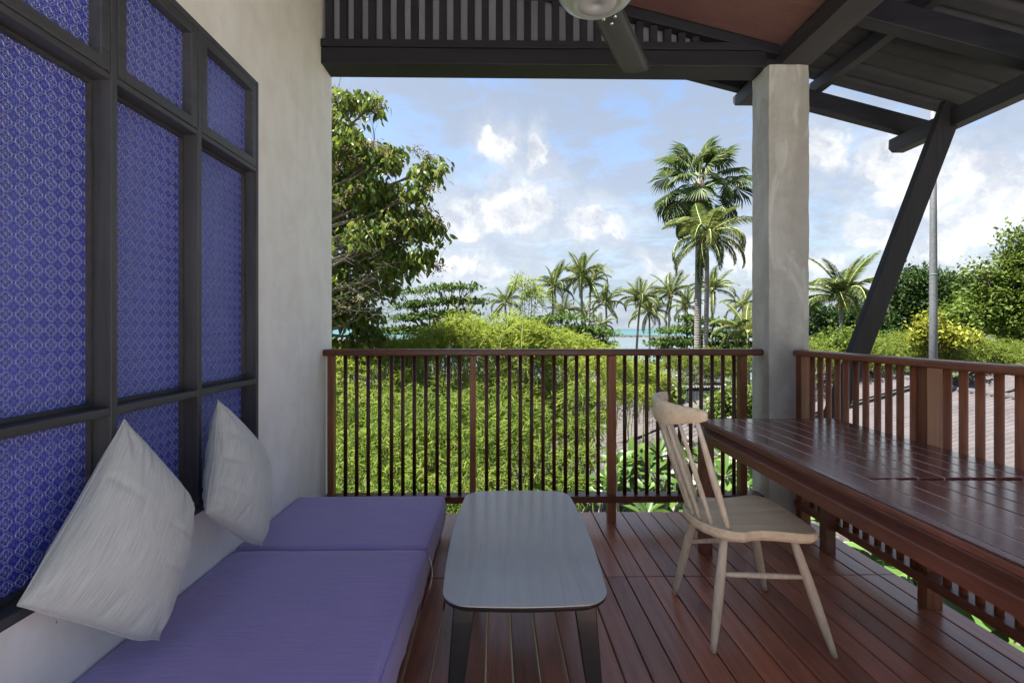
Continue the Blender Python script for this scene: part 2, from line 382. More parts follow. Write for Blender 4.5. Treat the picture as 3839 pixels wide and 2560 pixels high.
# ------------------------------------------------------------------ mesh helpers
class MB:
    def __init__(s): s.v = []; s.f = []
    def add(s, v, f):
        o = len(s.v); s.v += [tuple(p) for p in v]; s.f += [tuple(i+o for i in q) for q in f]; return s
    def box(s, x0, x1, y0, y1, z0, z1, M=None):
        v = [Vector(p) for p in ((x0, y0, z0), (x1, y0, z0), (x1, y1, z0), (x0, y1, z0), (x0, y0, z1), (x1, y0, z1), (x1, y1, z1), (x0, y1, z1))]
        if M: v = [M @ p for p in v]
        return s.add(v, [(0, 3, 2, 1), (4, 5, 6, 7), (0, 1, 5, 4), (1, 2, 6, 5), (2, 3, 7, 6), (3, 0, 4, 7)])
    def tube(s, pts, rad, n=8, cap=True):
        pts = [Vector(p) for p in pts]
        if not hasattr(rad, '__len__'): rad = [rad]*len(pts)
        rings = []; ref = None
        for i, p in enumerate(pts):
            d = (pts[min(i+1, len(pts)-1)]-pts[max(i-1, 0)]).normalized()
            if ref is None:
                ref = d.orthogonal().normalized()
            a = (ref-d*ref.dot(d)).normalized(); ref = a; b = d.cross(a)
            rings.append([p+(a*math.cos(6.28318*k/n)+b*math.sin(6.28318*k/n))*rad[i] for k in range(n)])
        v = [q for r in rings for q in r]; f = []
        for i in range(len(pts)-1):
            for k in range(n):
                k2 = (k+1) % n; f.append((i*n+k, i*n+k2, (i+1)*n+k2, (i+1)*n+k))
        if cap: f.append(tuple(range(n-1, -1, -1))); f.append(tuple((len(pts)-1)*n+k for k in range(n)))
        return s.add(v, f)
    def lathe(s, prof, n=32, c=(0, 0, 0)):
        v = []; f = []
        for r, z in prof:
            for k in range(n):
                a = 6.28318*k/n; v.append((c[0]+r*math.cos(a), c[1]+r*math.sin(a), c[2]+z))
        for i in range(len(prof)-1):
            for k in range(n):
                k2 = (k+1) % n; f.append((i*n+k, i*n+k2, (i+1)*n+k2, (i+1)*n+k))
        f.append(tuple(range(n-1, -1, -1))); f.append(tuple((len(prof)-1)*n+k for k in range(n)))
        return s.add(v, f)
    def extrude_y(s, prof, y0, y1):   # closed XZ profile swept along Y
        n = len(prof)
        v = [(x, y0, z) for x, z in prof]+[(x, y1, z) for x, z in prof]
        f = [tuple(range(n)), tuple(range(2*n-1, n-1, -1))]+[(i, i+n, (i+1) % n+n, (i+1) % n) for i in range(n)]
        return s.add(v, f)
    def prism(s, poly, z0, z1):
        n = len(poly)
        v = [(x, y, z0) for x, y in poly]+[(x, y, z1) for x, y in poly]
        return s.add(v, [tuple(range(n-1, -1, -1)), tuple(range(n, 2*n))]+[(i, (i+1) % n, (i+1) % n+n, i+n) for i in range(n)])
    def mesh(s, name, mat, smooth=False, origin=None):
        me = bpy.data.meshes.new(name)
        v = s.v
        if origin is not None: v = [(p[0]-origin[0], p[1]-origin[1], p[2]-origin[2]) for p in v]
        me.from_pydata(v, [], s.f); me.validate(); me.update()
        if mat: me.materials.append(MATS[mat])
        if smooth: me.polygons.foreach_set('use_smooth', [True]*len(me.polygons))
        return me
    def build(s, name, mat, parent=None, smooth=False, bevel=0, seg=2, origin=None, autosm=False):
        o = bpy.data.objects.new(name, s.mesh(name, mat, smooth, origin))
        if origin is not None: o.location = origin
        C.objects.link(o)
        if parent is not None:
            o.parent = parent; o.location = Vector(o.location)-parent.location if parent.rotation_euler.z == 0 else o.location
        if bevel:
            b = o.modifiers.new('bevel', 'BEVEL'); b.width = bevel; b.segments = seg; b.limit_method = 'ANGLE'; b.angle_limit = R(40)
            b.harden_normals = False
        return o
def empty(name, loc=(0, 0, 0)):
    o = bpy.data.objects.new(name, None); C.objects.link(o); o.location = loc; o.empty_display_size = .1; return o
def tag(o, label=None, cat=None, group=None, kind=None):
    if label: o['label'] = label
    if cat: o['category'] = cat
    if group: o['group'] = group
    if kind: o['kind'] = kind
    return o
def thing(name, label, cat, loc=(0, 0, 0), group=None):
    return tag(empty(name, loc), label, cat, group)
def inst(me, name, parent, M):
    o = bpy.data.objects.new(name, me); C.objects.link(o); o.parent = parent
    o.matrix_local = M; return o

TEMPL = {
 'blade': ([(0, 0, 0), (.3, .5, .04), (.3, -.5, .04), (1, 0, -.10)], [(0, 1, 3), (0, 3, 2)]),
 'kite': ([(0, 0, 0), (.55, .5, .06), (.55, -.5, .06), (1, 0, -.08)], [(0, 1, 3), (0, 3, 2)]),
 'broad': ([(0, 0, 0), (.28, .44, .05), (.28, -.44, .05), (.66, .40, .0), (.66, -.40, .0), (1, 0, -.16), (.28, 0, 0), (.66, 0, -.05)],
           [(0, 6, 1), (0, 2, 6), (6, 7, 3, 1), (6, 2, 4, 7), (7, 5, 3), (7, 4, 5)]),
}
def unit(a): return a/np.maximum(np.linalg.norm(a, axis=-1, keepdims=True), 1e-9)
def leaf_arrays(P, D, N, L, Wd, shape):
    tv, tf = TEMPL[shape]
    D = unit(D); S = unit(np.cross(D, N)); Nn = np.cross(S, D)
    L = np.broadcast_to(L, (len(P),)); Wd = np.broadcast_to(Wd, (len(P),))
    V = []
    for a, b, c in tv:
        V.append(P+D*(L*a)[:, None]+S*(Wd*b)[:, None]+Nn*(L*c)[:, None])
    return np.stack(V, 1), tf
def np_mesh(name, V, tf, mat, smooth=False):
    n, k, _ = V.shape
    faces = [np.array(q) for q in tf]
    sizes = [len(q) for q in tf]
    loops = np.concatenate([(np.arange(n)[:, None]*k+q[None, :])[:, :] for q in faces], 1).reshape(-1)
    tot = np.tile(np.array(sizes), n)
    starts = np.concatenate([[0], np.cumsum(tot)[:-1]])
    me = bpy.data.meshes.new(name)
    me.vertices.add(n*k); me.vertices.foreach_set('co', V.reshape(-1).astype(np.float32))
    me.loops.add(len(loops)); me.loops.foreach_set('vertex_index', loops.astype(np.int32))
    me.polygons.add(len(tot)); me.polygons.foreach_set('loop_start', starts.astype(np.int32))
    me.polygons.foreach_set('loop_total', tot.astype(np.int32))
    if smooth: me.polygons.foreach_set('use_smooth', [True]*len(tot))
    me.update(calc_edges=True); me.validate()
    me.materials.append(MATS[mat]); return me
def leaf_obj(name, P, D, N, L, Wd, shape, mat, parent=None, loc=(0, 0, 0)):
    loc = np.array(loc, float)
    V, tf = leaf_arrays(np.asarray(P)-loc, D, N, L, Wd, shape)
    o = bpy.data.objects.new(name, np_mesh(name, V, tf, mat, shape == 'broad')); C.objects.link(o)
    if parent is not None: o.parent = parent
    else: o.location = loc
    return o
def rnd_dirs(n):
    v = rng.normal(size=(n, 3)); return unit(v)

# ------------------------------------------------------------------ ground, sea, far shore
def ground_z(x, y):
    t = min(max((y-9)/66, 0), 1); z = -3.3-3.3*t*t*(3-2*t)
    if y > 74: z -= (y-74)*.08
    if x > 22 and y < 75: z += min((x-22)*.10, 6)*min(1, max(0, (75-y)/15))
    return z
mb = MB(); NX, NY = 90, 90; xs = np.linspace(-120, 160, NX); ys = np.linspace(-60, 110, NY)
V = [(x, y, ground_z(x, y)+.05*math.sin(x*1.3)*math.cos(y*.9)) for y in ys for x in xs]
mb.add(V, [(j*NX+i, j*NX+i+1, (j+1)*NX+i+1, (j+1)*NX+i) for j in range(NY-1) for i in range(NX-1)])
tag(mb.build('ground', 'garden_ground', smooth=True), kind='structure')
mb = MB(); mb.add([(-20000, 60, -6.8), (20000, 60, -6.8), (20000, 24000, -6.8), (-20000, 24000, -6.8)], [(0, 1, 2, 3)])
tag(mb.build('sea', 'sea_water'), kind='structure')
# outer plain so the land goes on to the sides and behind
mb = MB(); mb.add([(-9000, -9000, -7.6), (9000, -9000, -7.6), (9000, 75, -7.6), (-9000, 75, -7.6)], [(0, 1, 2, 3)])
tag(mb.build('plain', 'garden_ground'), kind='structure')
# breakwater: a low line of boulders out in the water
mb = MB(); bw0 = W(2230, 1262, 470); bw1 = W(2560, 1262, 470)
for i in range(230):
    t = rng.random(); c = bw0.lerp(bw1, t); r = rng.uniform(1.0, 2.2)
    c = Vector((c.x+rng.normal()*1, c.y+rng.normal()*3, -6.6+rng.uniform(-.5, .9)))
    vs = [c+Vector((r*1.5*rng.uniform(.7, 1.2)*math.cos(k*1.047), r*rng.uniform(.7, 1.2)*math.sin(k*1.047), -.4*r)) for k in range(6)]
    vs += [c+Vector((r*.8*rng.uniform(.7, 1.2)*math.cos(k*1.047+.4), r*.6*math.sin(k*1.047+.4), r*rng.uniform(.35, .7))) for k in range(6)]
    mb.add(vs, [(k, (k+1) % 6, (k+1) % 6+6, k+6) for k in range(6)]+[(6, 7, 8, 9, 10, 11)])
tag(mb.build('breakwater_rocks', 'rock'), 'low line of boulders forming a breakwater in the sea', kind='stuff')

# ------------------------------------------------------------------ deck
deck = tag(empty('deck'), kind='structure')
PW = .0952; GAP = .006; x0 = -1.30; k = 0
# board seams pass through this x at y=1.64 (world), turned by 1.1 degrees
SK = math.tan(R(1.1))
xs_ref = (1823-1919.5)/F*1.639+.0157*1.639
x = xs_ref-PW*13
while x < 1.93:
    xr = x+PW-GAP
    if x > 1.87: xr = x+PW*1.02
    for (ya, yb) in ((-.61, 2.335), (2.338, 3.165)):
        if ya < 0 and k % 5 == 2: pieces = ((ya, .85), (.853, yb))
        else: pieces = ((ya, yb),)
        for (a, b) in pieces:
            mbx = MB(); dz = rng.normal()*.0006
            fx = lambda yy, xx: xx-(yy-1.64)*SK
            yb2 = b+(rng.normal()*.003 if b > 3 else 0)
            mbx.add([(fx(a, x), a, -.028), (fx(a, xr), a, -.028), (fx(yb2, xr), yb2, -.028), (fx(yb2, x), yb2, -.028),
                     (fx(a, x), a, dz), (fx(a, xr), a, dz), (fx(yb2, xr), yb2, dz), (fx(yb2, x), yb2, dz)],
                    [(0, 3, 2, 1), (4, 5, 6, 7), (0, 1, 5, 4), (1, 2, 6, 5), (2, 3, 7, 6), (3, 0, 4, 7)])
            mbx.build('plank', 'deck_wood', deck, bevel=.003)
    x += PW; k += 1
mb = MB(); mb.box(-7, 7, -9, -.62, -.2, .0)  # added slab, unseen behind the camera, bouncing sun into the veranda
tag(mb.build('bounce_slab', 'bounce_slab_stone'), kind='structure')
mb = MB()
for yj in (-.5, -.2, .4, 1.0, 1.6, 2.34, 2.9): mb.box(-1.25, 1.90, yj, yj+.06, -.16, -.030)
mb.build('joist', 'dark_beam', deck)
mb = MB(); mb.box(-1.3, 1.90, 3.06, 3.12, -.34, -.031); mb.box(1.84, 1.90, -.6, 3.055, -.34, -.161); mb.build('edge_beam', 'dark_beam', deck)
mb = MB()
mb.box(-1.3, 1.83, 2.9, 3.05, -3.4, -.345)
tag(mb.build('house_base_wall', 'house_wall'), kind='structure')

# ------------------------------------------------------------------ left wall with window
XW = -1.115
wl = tag(empty('wall_left'), kind='structure')
WY0, WY1, WZ0, WZ1 = .62, 2.206, .53, 2.312
def wallbox(y0, y1, z0, z1, nm='wall_panel'):
    mb = MB(); mb.box(XW-.22, XW, y0, y1, z0, z1); return mb
mb = MB()
# one mesh with a real opening: four blocks sharing edges
for b in ((-.5, WY0, -.03, 4.2), (WY1, 3.14, -.03, 4.2), (WY0, WY1, -.03, WZ0), (WY0, WY1, WZ1, 4.2)):
    mb.box(XW-.22, XW, *b)
mb.build('plaster_wall', 'wall_plaster', wl)
win = thing('window', 'tall dark grey timber window with patterned blue glass in the plaster wall', 'window', (XW, 1.4, WZ0))
def wbox(name, y0, y1, z0, z1, xa, xb, mat='grey_frame', bevel=.0025):
    mb = MB(); mb.box(xa, xb, y0, y1, z0, z1); return mb.build(name, mat, win, bevel=bevel)
FX = XW+.004
for nm, b, mt in (('outer_frame', (WY1-.020, WY1-.001, WZ0+.001, WZ1-.001), 'grey_frame_z'), ('outer_frame', (WY0+.001, WY0+.03, WZ0+.001, WZ1-.001), 'grey_frame_z')):
    wbox(nm, *b, XW-.10, FX, mt)
wbox('head', WY0+.032, WY1-.022, WZ1-.024, WZ1-.001, XW-.10, FX)
wbox('sill', WY0+.032, WY1-.022, WZ0+.001, WZ0+.028, XW-.10, FX+.002)
bays = [WY1-.020, 1.782, 1.395, 1.008, WY0+.03]
TL, TU = .966, 1.912
for yb in bays[1:-1]:
    wbox('mullion', yb-.011, yb+.011, WZ0+.03, WZ1-.026, XW-.085, FX+.001, 'grey_frame_z')
for i in range(len(bays)-1):
    y1, y0 = bays[i]-(0.011 if i else .001), bays[i+1]+(.011 if i < len(bays)-2 else .001)
    wbox('transom', y0+.001, y1-.001, TL-.010, TL+.012, XW-.085, FX-.0005)
    wbox('transom', y0+.001, y1-.001, TU-.010, TU+.008, XW-.085, FX-.0005)
    # glazing beads
    for (za, zb) in ((WZ0+.03, TL-.012), (TL+.014, TU-.012)):
        mb = MB(); t_ = .010
        mb.box(XW-.075, XW-.045, y0+.002, y0+t_, za, zb); mb.box(XW-.075, XW-.045, y1-t_, y1-.002, za, zb)
        mb.box(XW-.075, XW-.046, y0+t_, y1-t_, za, za+t_); mb.box(XW-.075, XW-.046, y0+t_, y1-t_, zb-t_, zb)
        mb.build('glazing_bead', 'grey_frame', win)
        mb = MB(); mb.box(XW-.068, XW-.060, y0+.004, y1-.004, za+.004, zb-.004)
        mb.build('pane', 'blue_glass', win)
    # opening sash above
    za, zb = TU+.010, WZ1-.027; sw = .034
    mb = MB()
    mb.box(XW-.045, FX+.001, y0+.003, y0+sw, za, zb); mb.box(XW-.045, FX+.001, y1-sw, y1-.003, za, zb)
    mb.box(XW-.045, FX+.0015, y0+sw, y1-sw, za, za+sw); mb.box(XW-.045, FX+.0015, y0+sw, y1-sw, zb-sw, zb)
    sh = mb.build('sash', 'grey_frame', win, bevel=.0025)
    mb = MB(); mb.box(XW-.036, XW-.030, y0+sw-.004, y1-sw+.004, za+sw-.004, zb-sw+.004)
    p_ = mb.build('pane', 'blue_glass', sh); p_.location = (0, 0, 0); p_.matrix_parent_inverse = Matrix.Identity(4)
    p_.location = -Vector(win.location)+Vector(win.location)
for o in win.children:
    pass

# ------------------------------------------------------------------ column
def rough_box(x0, x1, y0, y1, z0, z1, nz=40, amp=.0025, nxy=4):
    mb = MB(); pts = []
    def per():
        P = []
        for i in range(nxy): P.append((x0+(x1-x0)*i/nxy, y0))
        for i in range(nxy): P.append((x1, y0+(y1-y0)*i/nxy))
        for i in range(nxy): P.append((x1-(x1-x0)*i/nxy, y1))
        for i in range(nxy): P.append((x0, y1-(y1-y0)*i/nxy))
        return P
    P = per(); n = len(P); v = []
    for j in range(nz+1):
        z = z0+(z1-z0)*j/nz
        for x, y in P:
            a = amp*(2.5 if j == nz else 1)
            v.append((x+rng.normal()*a*.5, y+rng.normal()*a*.5, z+(rng.normal()*.004 if j == nz else 0)))
    f = [(j*n+i, j*n+(i+1) % n, (j+1)*n+(i+1) % n, (j+1)*n+i) for j in range(nz) for i in range(n)]
    f += [tuple(range(n-1, -1, -1)), tuple(nz*n+i for i in range(n))]
    return mb.add(v, f)
col = rough_box(1.613, 1.862, 2.925, 3.125, -.03, 2.812).build('column', 'concrete', bevel=.004)
tag(col, 'square bare concrete column carrying the dark roof beams at the deck corner', 'column')

# ------------------------------------------------------------------ roof timbers
def zc(x): return 3.173-.2525*(x-.766)
tb = thing('tie_beam', 'long dark timber beam with slatted gable screen above the railing', 'beam', (0, 2.95, 2.81))
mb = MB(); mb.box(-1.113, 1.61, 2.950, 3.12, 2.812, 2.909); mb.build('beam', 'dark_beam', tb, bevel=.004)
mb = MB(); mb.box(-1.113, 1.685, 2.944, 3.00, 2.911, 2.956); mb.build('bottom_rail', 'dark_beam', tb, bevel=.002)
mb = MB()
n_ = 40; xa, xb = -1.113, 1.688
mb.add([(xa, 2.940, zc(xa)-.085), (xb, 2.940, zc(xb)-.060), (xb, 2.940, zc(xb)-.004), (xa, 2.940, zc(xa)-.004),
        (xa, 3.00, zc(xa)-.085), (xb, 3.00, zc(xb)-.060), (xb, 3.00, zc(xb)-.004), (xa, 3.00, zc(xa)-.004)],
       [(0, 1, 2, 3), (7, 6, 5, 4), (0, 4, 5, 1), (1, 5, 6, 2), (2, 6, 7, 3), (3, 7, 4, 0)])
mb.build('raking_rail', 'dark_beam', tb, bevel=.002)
x = (1232-1919.5)/F*2.95+.0157*2.95
x = -1.087
while x < 1.55:
    top = zc(x+.043)-.07
    if top > 2.975:
        mb = MB(); mb.box(x, x+.0435, 2.950, 2.985, 2.957, top+.0); mb.build('slat', 'dark_beam', tb, bevel=.0015)
    x += .0862
mb = MB(); mb.add([(-1.113, 3.03, 2.92), (1.66, 3.03, 2.92), (1.66, 3.03, zc(1.66)), (-1.113, 3.03, zc(-1.113)), (-1.113, 3.05, 2.92), (1.66, 3.05, 2.92), (1.66, 3.05, zc(1.66)), (-1.113, 3.05, zc(-1.113))],
                  [(0, 1, 2, 3), (7, 6, 5, 4), (0, 4, 5, 1), (1, 5, 6, 2), (2, 6, 7, 3), (3, 7, 4, 0)])
mb.build('backing_board', 'grey_board', tb)

# main beam running from the column toward the camera, rounded nose beyond the column
mb = MB()
prof = [(y, 2.816) for y in (.6, 3.44)]+[(3.49, 2.822), (3.53, 2.84), (3.555, 2.87), (3.56, 2.915)]+[(.6, 2.915)]
n = len(prof)
X0, X1 = 1.692, 1.872
mb.add([(X0, y, z) for y, z in prof]+[(X1, y, z) for y, z in prof], [tuple(range(n-1, -1, -1)), tuple(range(n, 2*n))]+[(i, (i+1) % n, (i+1) % n+n, i+n) for i in range(n)])
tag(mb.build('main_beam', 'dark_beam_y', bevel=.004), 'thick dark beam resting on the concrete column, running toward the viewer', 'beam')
def rafter(y0, y1, xa, xb, lab, zoff=-.018, h=.133):
    mb = MB()
    mb.add([(xa, y0, zc(xa)+zoff), (xb, y0, zc(xb)+zoff), (xb, y0, zc(xb)+zoff+h), (xa, y0, zc(xa)+zoff+h),
            (xa, y1, zc(xa)+zoff), (xb, y1, zc(xb)+zoff), (xb, y1, zc(xb)+zoff+h), (xa, y1, zc(xa)+zoff+h)],
           [(0, 1, 2, 3), (7, 6, 5, 4), (0, 4, 5, 1), (1, 5, 6, 2), (2, 6, 7, 3), (3, 7, 4, 0)])
    return tag(mb.build('rafter', 'dark_beam', bevel=.004), lab, 'rafter', 'dark rafters of the veranda roof')
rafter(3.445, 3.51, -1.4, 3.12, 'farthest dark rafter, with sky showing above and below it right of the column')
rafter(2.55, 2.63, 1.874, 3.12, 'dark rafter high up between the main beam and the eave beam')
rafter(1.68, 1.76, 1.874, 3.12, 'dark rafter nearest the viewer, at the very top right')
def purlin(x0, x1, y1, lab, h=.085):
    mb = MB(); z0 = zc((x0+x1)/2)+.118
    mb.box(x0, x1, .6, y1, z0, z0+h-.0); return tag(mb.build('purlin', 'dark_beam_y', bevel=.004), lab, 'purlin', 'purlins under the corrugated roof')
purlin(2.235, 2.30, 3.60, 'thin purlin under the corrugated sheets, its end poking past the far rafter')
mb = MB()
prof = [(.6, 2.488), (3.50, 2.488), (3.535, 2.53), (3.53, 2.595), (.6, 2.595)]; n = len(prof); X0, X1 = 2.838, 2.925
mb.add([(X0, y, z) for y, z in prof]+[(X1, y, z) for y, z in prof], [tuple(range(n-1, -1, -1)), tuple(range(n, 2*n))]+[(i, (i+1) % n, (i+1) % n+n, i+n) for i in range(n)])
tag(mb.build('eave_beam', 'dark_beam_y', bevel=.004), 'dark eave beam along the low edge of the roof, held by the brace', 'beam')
# leaning brace
mb = MB()
def bx(z): return 2.04+.382*(z-.65)
zb, zt = -.30, 2.66
mb.add([(bx(zb), 3.03, zb), (bx(zb)+.124, 3.03, zb), (bx(zt)+.118, 3.03, zt-.06), (bx(zt)+.0, 3.03, zt),
        (bx(zb), 3.078, zb), (bx(zb)+.124, 3.078, zb), (bx(zt)+.118, 3.078, zt-.06), (bx(zt), 3.078, zt)],
       [(0, 1, 2, 3), (7, 6, 5, 4), (0, 4, 5, 1), (1, 5, 6, 2), (2, 6, 7, 3), (3, 7, 4, 0)])
wood('brace_wood', (.010, .009, .012), (.026, .022, .025), .7, 'Z', .5, 0, 1.0, .05, spec=.3)
tag(mb.build('brace', 'brace_wood', bevel=.004), 'leaning dark timber brace outside the railing, propping the eave beam', 'brace')
# ceiling board and corrugated roofing
mb = MB(); xa, xb = -1.34, 1.70
for i in range(7):
    ya, yb = .60+i*.335, .60+(i+1)*.335-.004
    if i == 6: yb = 2.938
    mb = MB()
    mb.add([(xa, ya, zc(xa)), (xb, ya, zc(xb)), (xb, ya, zc(xb)+.012), (xa, ya, zc(xa)+.012), (xa, yb, zc(xa)), (xb, yb, zc(xb)), (xb, yb, zc(xb)+.012), (xa, yb, zc(xa)+.012)],
           [(0, 1, 2, 3), (7, 6, 5, 4), (0, 4, 5, 1), (1, 5, 6, 2), (2, 6, 7, 3), (3, 7, 4, 0)])
    o = mb.build('ceiling_board', 'brown_ceiling', None)
    if i == 0: ceil = tag(empty('ceiling'), kind='structure')
    o.parent = ceil
def corrug(y0, y1, xs_, zf, lam=.146, amp=.011, thick=.008, per=12):
    mb = MB(); ny = int((y1-y0)/lam*per)
    for sgn in (0, 1):
        v = []
        for j in range(ny+1):
            y = y0+(y1-y0)*j/ny
            u = (y-y0)/lam*6.28318
            zz_ = amp*(2*max(0, math.cos(u))**2-1)
            for x in xs_: v.append((x, y, zf(x)+zz_+sgn*thick))
        nx = len(xs_)
        f = [(j*nx+i, j*nx+i+1, (j+1)*nx+i+1, (j+1)*nx+i) for j in range(ny) for i in range(nx-1)]
        if sgn == 0: f = [q[::-1] for q in f]
        mb.add(v, f)
    return mb
roofS = tag(empty('roof'), kind='structure')
for (xa, xb, dz) in ((-1.5, .62, .012), (.58, 1.98, .006), (1.93, 3.30, .0)):
    mb = corrug(.6, 3.50, np.linspace(xa, xb, 4), lambda x: zc(x)+.225+dz)
    o = mb.build('corrugated_sheet', 'soffit_tile', roofS, smooth=True)

# ceiling fan
FC = Vector((.345, 1.80, 2.41))
fan = thing('ceiling_fan', 'silver and grey ceiling fan seen from below at the top edge', 'ceiling fan', FC)
mb = MB(); mb.lathe([(.078, .004), (.085, .001), (.098, .004), (.128, .024), (.147, .05), (.152, .075), (.148, .10), (.12, .13), (.06, .15), (.03, .16)], 64, FC)
mb.build('motor_housing', 'fan_silver', fan, smooth=True)
mb = MB(); mb.lathe([(.0135, -.0005), (.0145, -.003), (.05, -.002), (.068, .0), (.072, .004), (.072, .012)], 64, FC); mb.build('cap', 'fan_disc', fan, smooth=True)
mb = MB(); mb.tube([FC+Vector((0, 0, .155)), FC+Vector((0, 0, .78))], .012, 16); mb.build('rod', 'fan_silver', fan, smooth=True)
mb = MB(); mb.lathe([(.014, .62), (.05, .66), (.055, .80)], 32, FC); mb.build('canopy', 'fan_silver', fan, smooth=True)
def blade_mesh():
    mb = MB(); n = 14; v = []; L0, L1 = .115, .655
    sec = [(-.062, .003), (-.050, .008), (-.025, .001), (.03, -.002), (.050, .001), (.056, .009), (.062, .003)]
    for j in range(n+1):
        t = j/n; y = L0+(L1-L0)*t; wv = 1.0+.12*t
        if j >= n-1: wv *= (.985 if j == n-1 else .90)
        for s_ in (0, -.004):
            for (x, z) in sec: v.append((x*wv, y+(x*.10), z*1.0+s_+.006*t+ -.05*x))
    k = len(sec); m = 2*k; f = []
    for j in range(n):
        a, b = j*m, (j+1)*m
        for i in range(k-1):
            f.append((a+i, b+i, b+i+1, a+i+1)); f.append((a+k+i, a+k+i+1, b+k+i+1, b+k+i))
        f.append((a, a+k, b+k, b)); f.append((a+k-1, b+k-1, b+2*k-1, a+2*k-1))
    f.append(tuple(range(k))+tuple(range(2*k-1, k-1, -1))); e = n*m
    f.append(tuple(e+i for i in range(k-1, -1, -1))+tuple(e+i for i in range(k, 2*k)))
    mb.add(v, f); return mb.mesh('blade', 'fan_blade', True)
bm_ = blade_mesh()
for i in range(3):
    a = R(-28+120*i)
    M = Matrix.Translation((0, 0, .052)) @ Matrix.Rotation(a, 4, 'Z')
    b = inst(bm_, 'blade', fan, M)
    if i == 0:
        sm = MB(); sm.lathe([(.009, -.002), (.007, -.008), (.003, -.010)], 12)
        sme = sm.mesh('screw', 'chrome', True)
    for (sx, sy) in ((-.022, .165), (.025, .165), (.0, .205)):
        inst(sme, 'screw', b, Matrix.Translation((sx, sy, -.004-.05*sx)))

# ------------------------------------------------------------------ railings
rb = thing('back_railing', 'reddish brown timber railing along the far deck edge, from wall to column', 'railing', (0, 3.02, 0))
def px2x(px, y): return (px-1919.5)/F*y*1.0001+.0157*y
mb = MB(); mb.extrude_y([(-1, 0)]*0 or [(0, 0), (1, 0), (1, 1)], 0, 0) if False else None
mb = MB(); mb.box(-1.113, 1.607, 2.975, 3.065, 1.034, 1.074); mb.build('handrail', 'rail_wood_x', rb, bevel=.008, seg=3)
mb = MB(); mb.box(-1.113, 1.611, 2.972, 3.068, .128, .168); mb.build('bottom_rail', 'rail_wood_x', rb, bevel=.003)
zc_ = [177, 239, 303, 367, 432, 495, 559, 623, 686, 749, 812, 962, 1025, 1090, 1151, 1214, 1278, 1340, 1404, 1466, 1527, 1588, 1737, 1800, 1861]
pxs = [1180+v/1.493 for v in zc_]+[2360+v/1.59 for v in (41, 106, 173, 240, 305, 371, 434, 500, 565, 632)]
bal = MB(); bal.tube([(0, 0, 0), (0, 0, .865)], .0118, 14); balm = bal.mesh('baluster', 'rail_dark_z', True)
for p in pxs:
    xx = px2x(p, 3.02)
    o = inst(balm, 'baluster', rb, Matrix.Translation((xx, 0, .1685)) @ Matrix.Rotation(rng.random()*6, 4, 'Z'))
for (pa, pb, z0, wy) in ((1230.5, 1252, .1685, .055), (1761, 1783.5, .1685, .03), (2281, 2311, 0.0005, .055), (2785, 2809, .1685, .06)):
    xa, xb = px2x(pa, 2.995), px2x(pb, 2.995)
    if pa == 2281:
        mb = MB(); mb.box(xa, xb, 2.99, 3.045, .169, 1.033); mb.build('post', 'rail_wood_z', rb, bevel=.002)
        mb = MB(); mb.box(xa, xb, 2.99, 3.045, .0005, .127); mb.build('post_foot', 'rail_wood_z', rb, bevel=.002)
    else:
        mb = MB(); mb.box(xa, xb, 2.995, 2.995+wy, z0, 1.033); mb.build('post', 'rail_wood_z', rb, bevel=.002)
rr = thing('side_railing', 'brown timber railing with round balusters along the right deck edge', 'railing', (1.80, 2.0, 0))
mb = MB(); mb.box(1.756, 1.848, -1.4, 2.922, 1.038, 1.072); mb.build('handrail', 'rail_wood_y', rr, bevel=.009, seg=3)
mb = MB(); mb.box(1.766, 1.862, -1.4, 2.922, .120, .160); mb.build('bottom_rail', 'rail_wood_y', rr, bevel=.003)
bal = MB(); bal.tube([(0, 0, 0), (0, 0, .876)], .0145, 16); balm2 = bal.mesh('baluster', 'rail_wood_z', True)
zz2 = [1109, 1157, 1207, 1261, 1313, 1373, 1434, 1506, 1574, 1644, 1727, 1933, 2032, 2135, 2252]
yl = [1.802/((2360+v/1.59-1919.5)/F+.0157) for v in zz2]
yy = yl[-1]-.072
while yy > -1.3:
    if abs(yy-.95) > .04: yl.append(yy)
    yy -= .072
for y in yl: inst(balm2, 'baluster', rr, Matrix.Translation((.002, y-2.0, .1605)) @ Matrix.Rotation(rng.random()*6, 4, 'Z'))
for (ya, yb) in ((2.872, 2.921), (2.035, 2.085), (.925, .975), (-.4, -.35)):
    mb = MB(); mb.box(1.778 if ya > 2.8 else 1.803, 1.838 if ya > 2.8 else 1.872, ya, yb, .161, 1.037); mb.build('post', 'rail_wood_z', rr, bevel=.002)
    mb = MB(); mb.box(1.778 if ya > 2.8 else 1.803, 1.838 if ya > 2.8 else 1.872, ya, yb, .0005, .119); mb.build('post_foot', 'rail_wood_z', rr, bevel=.002)

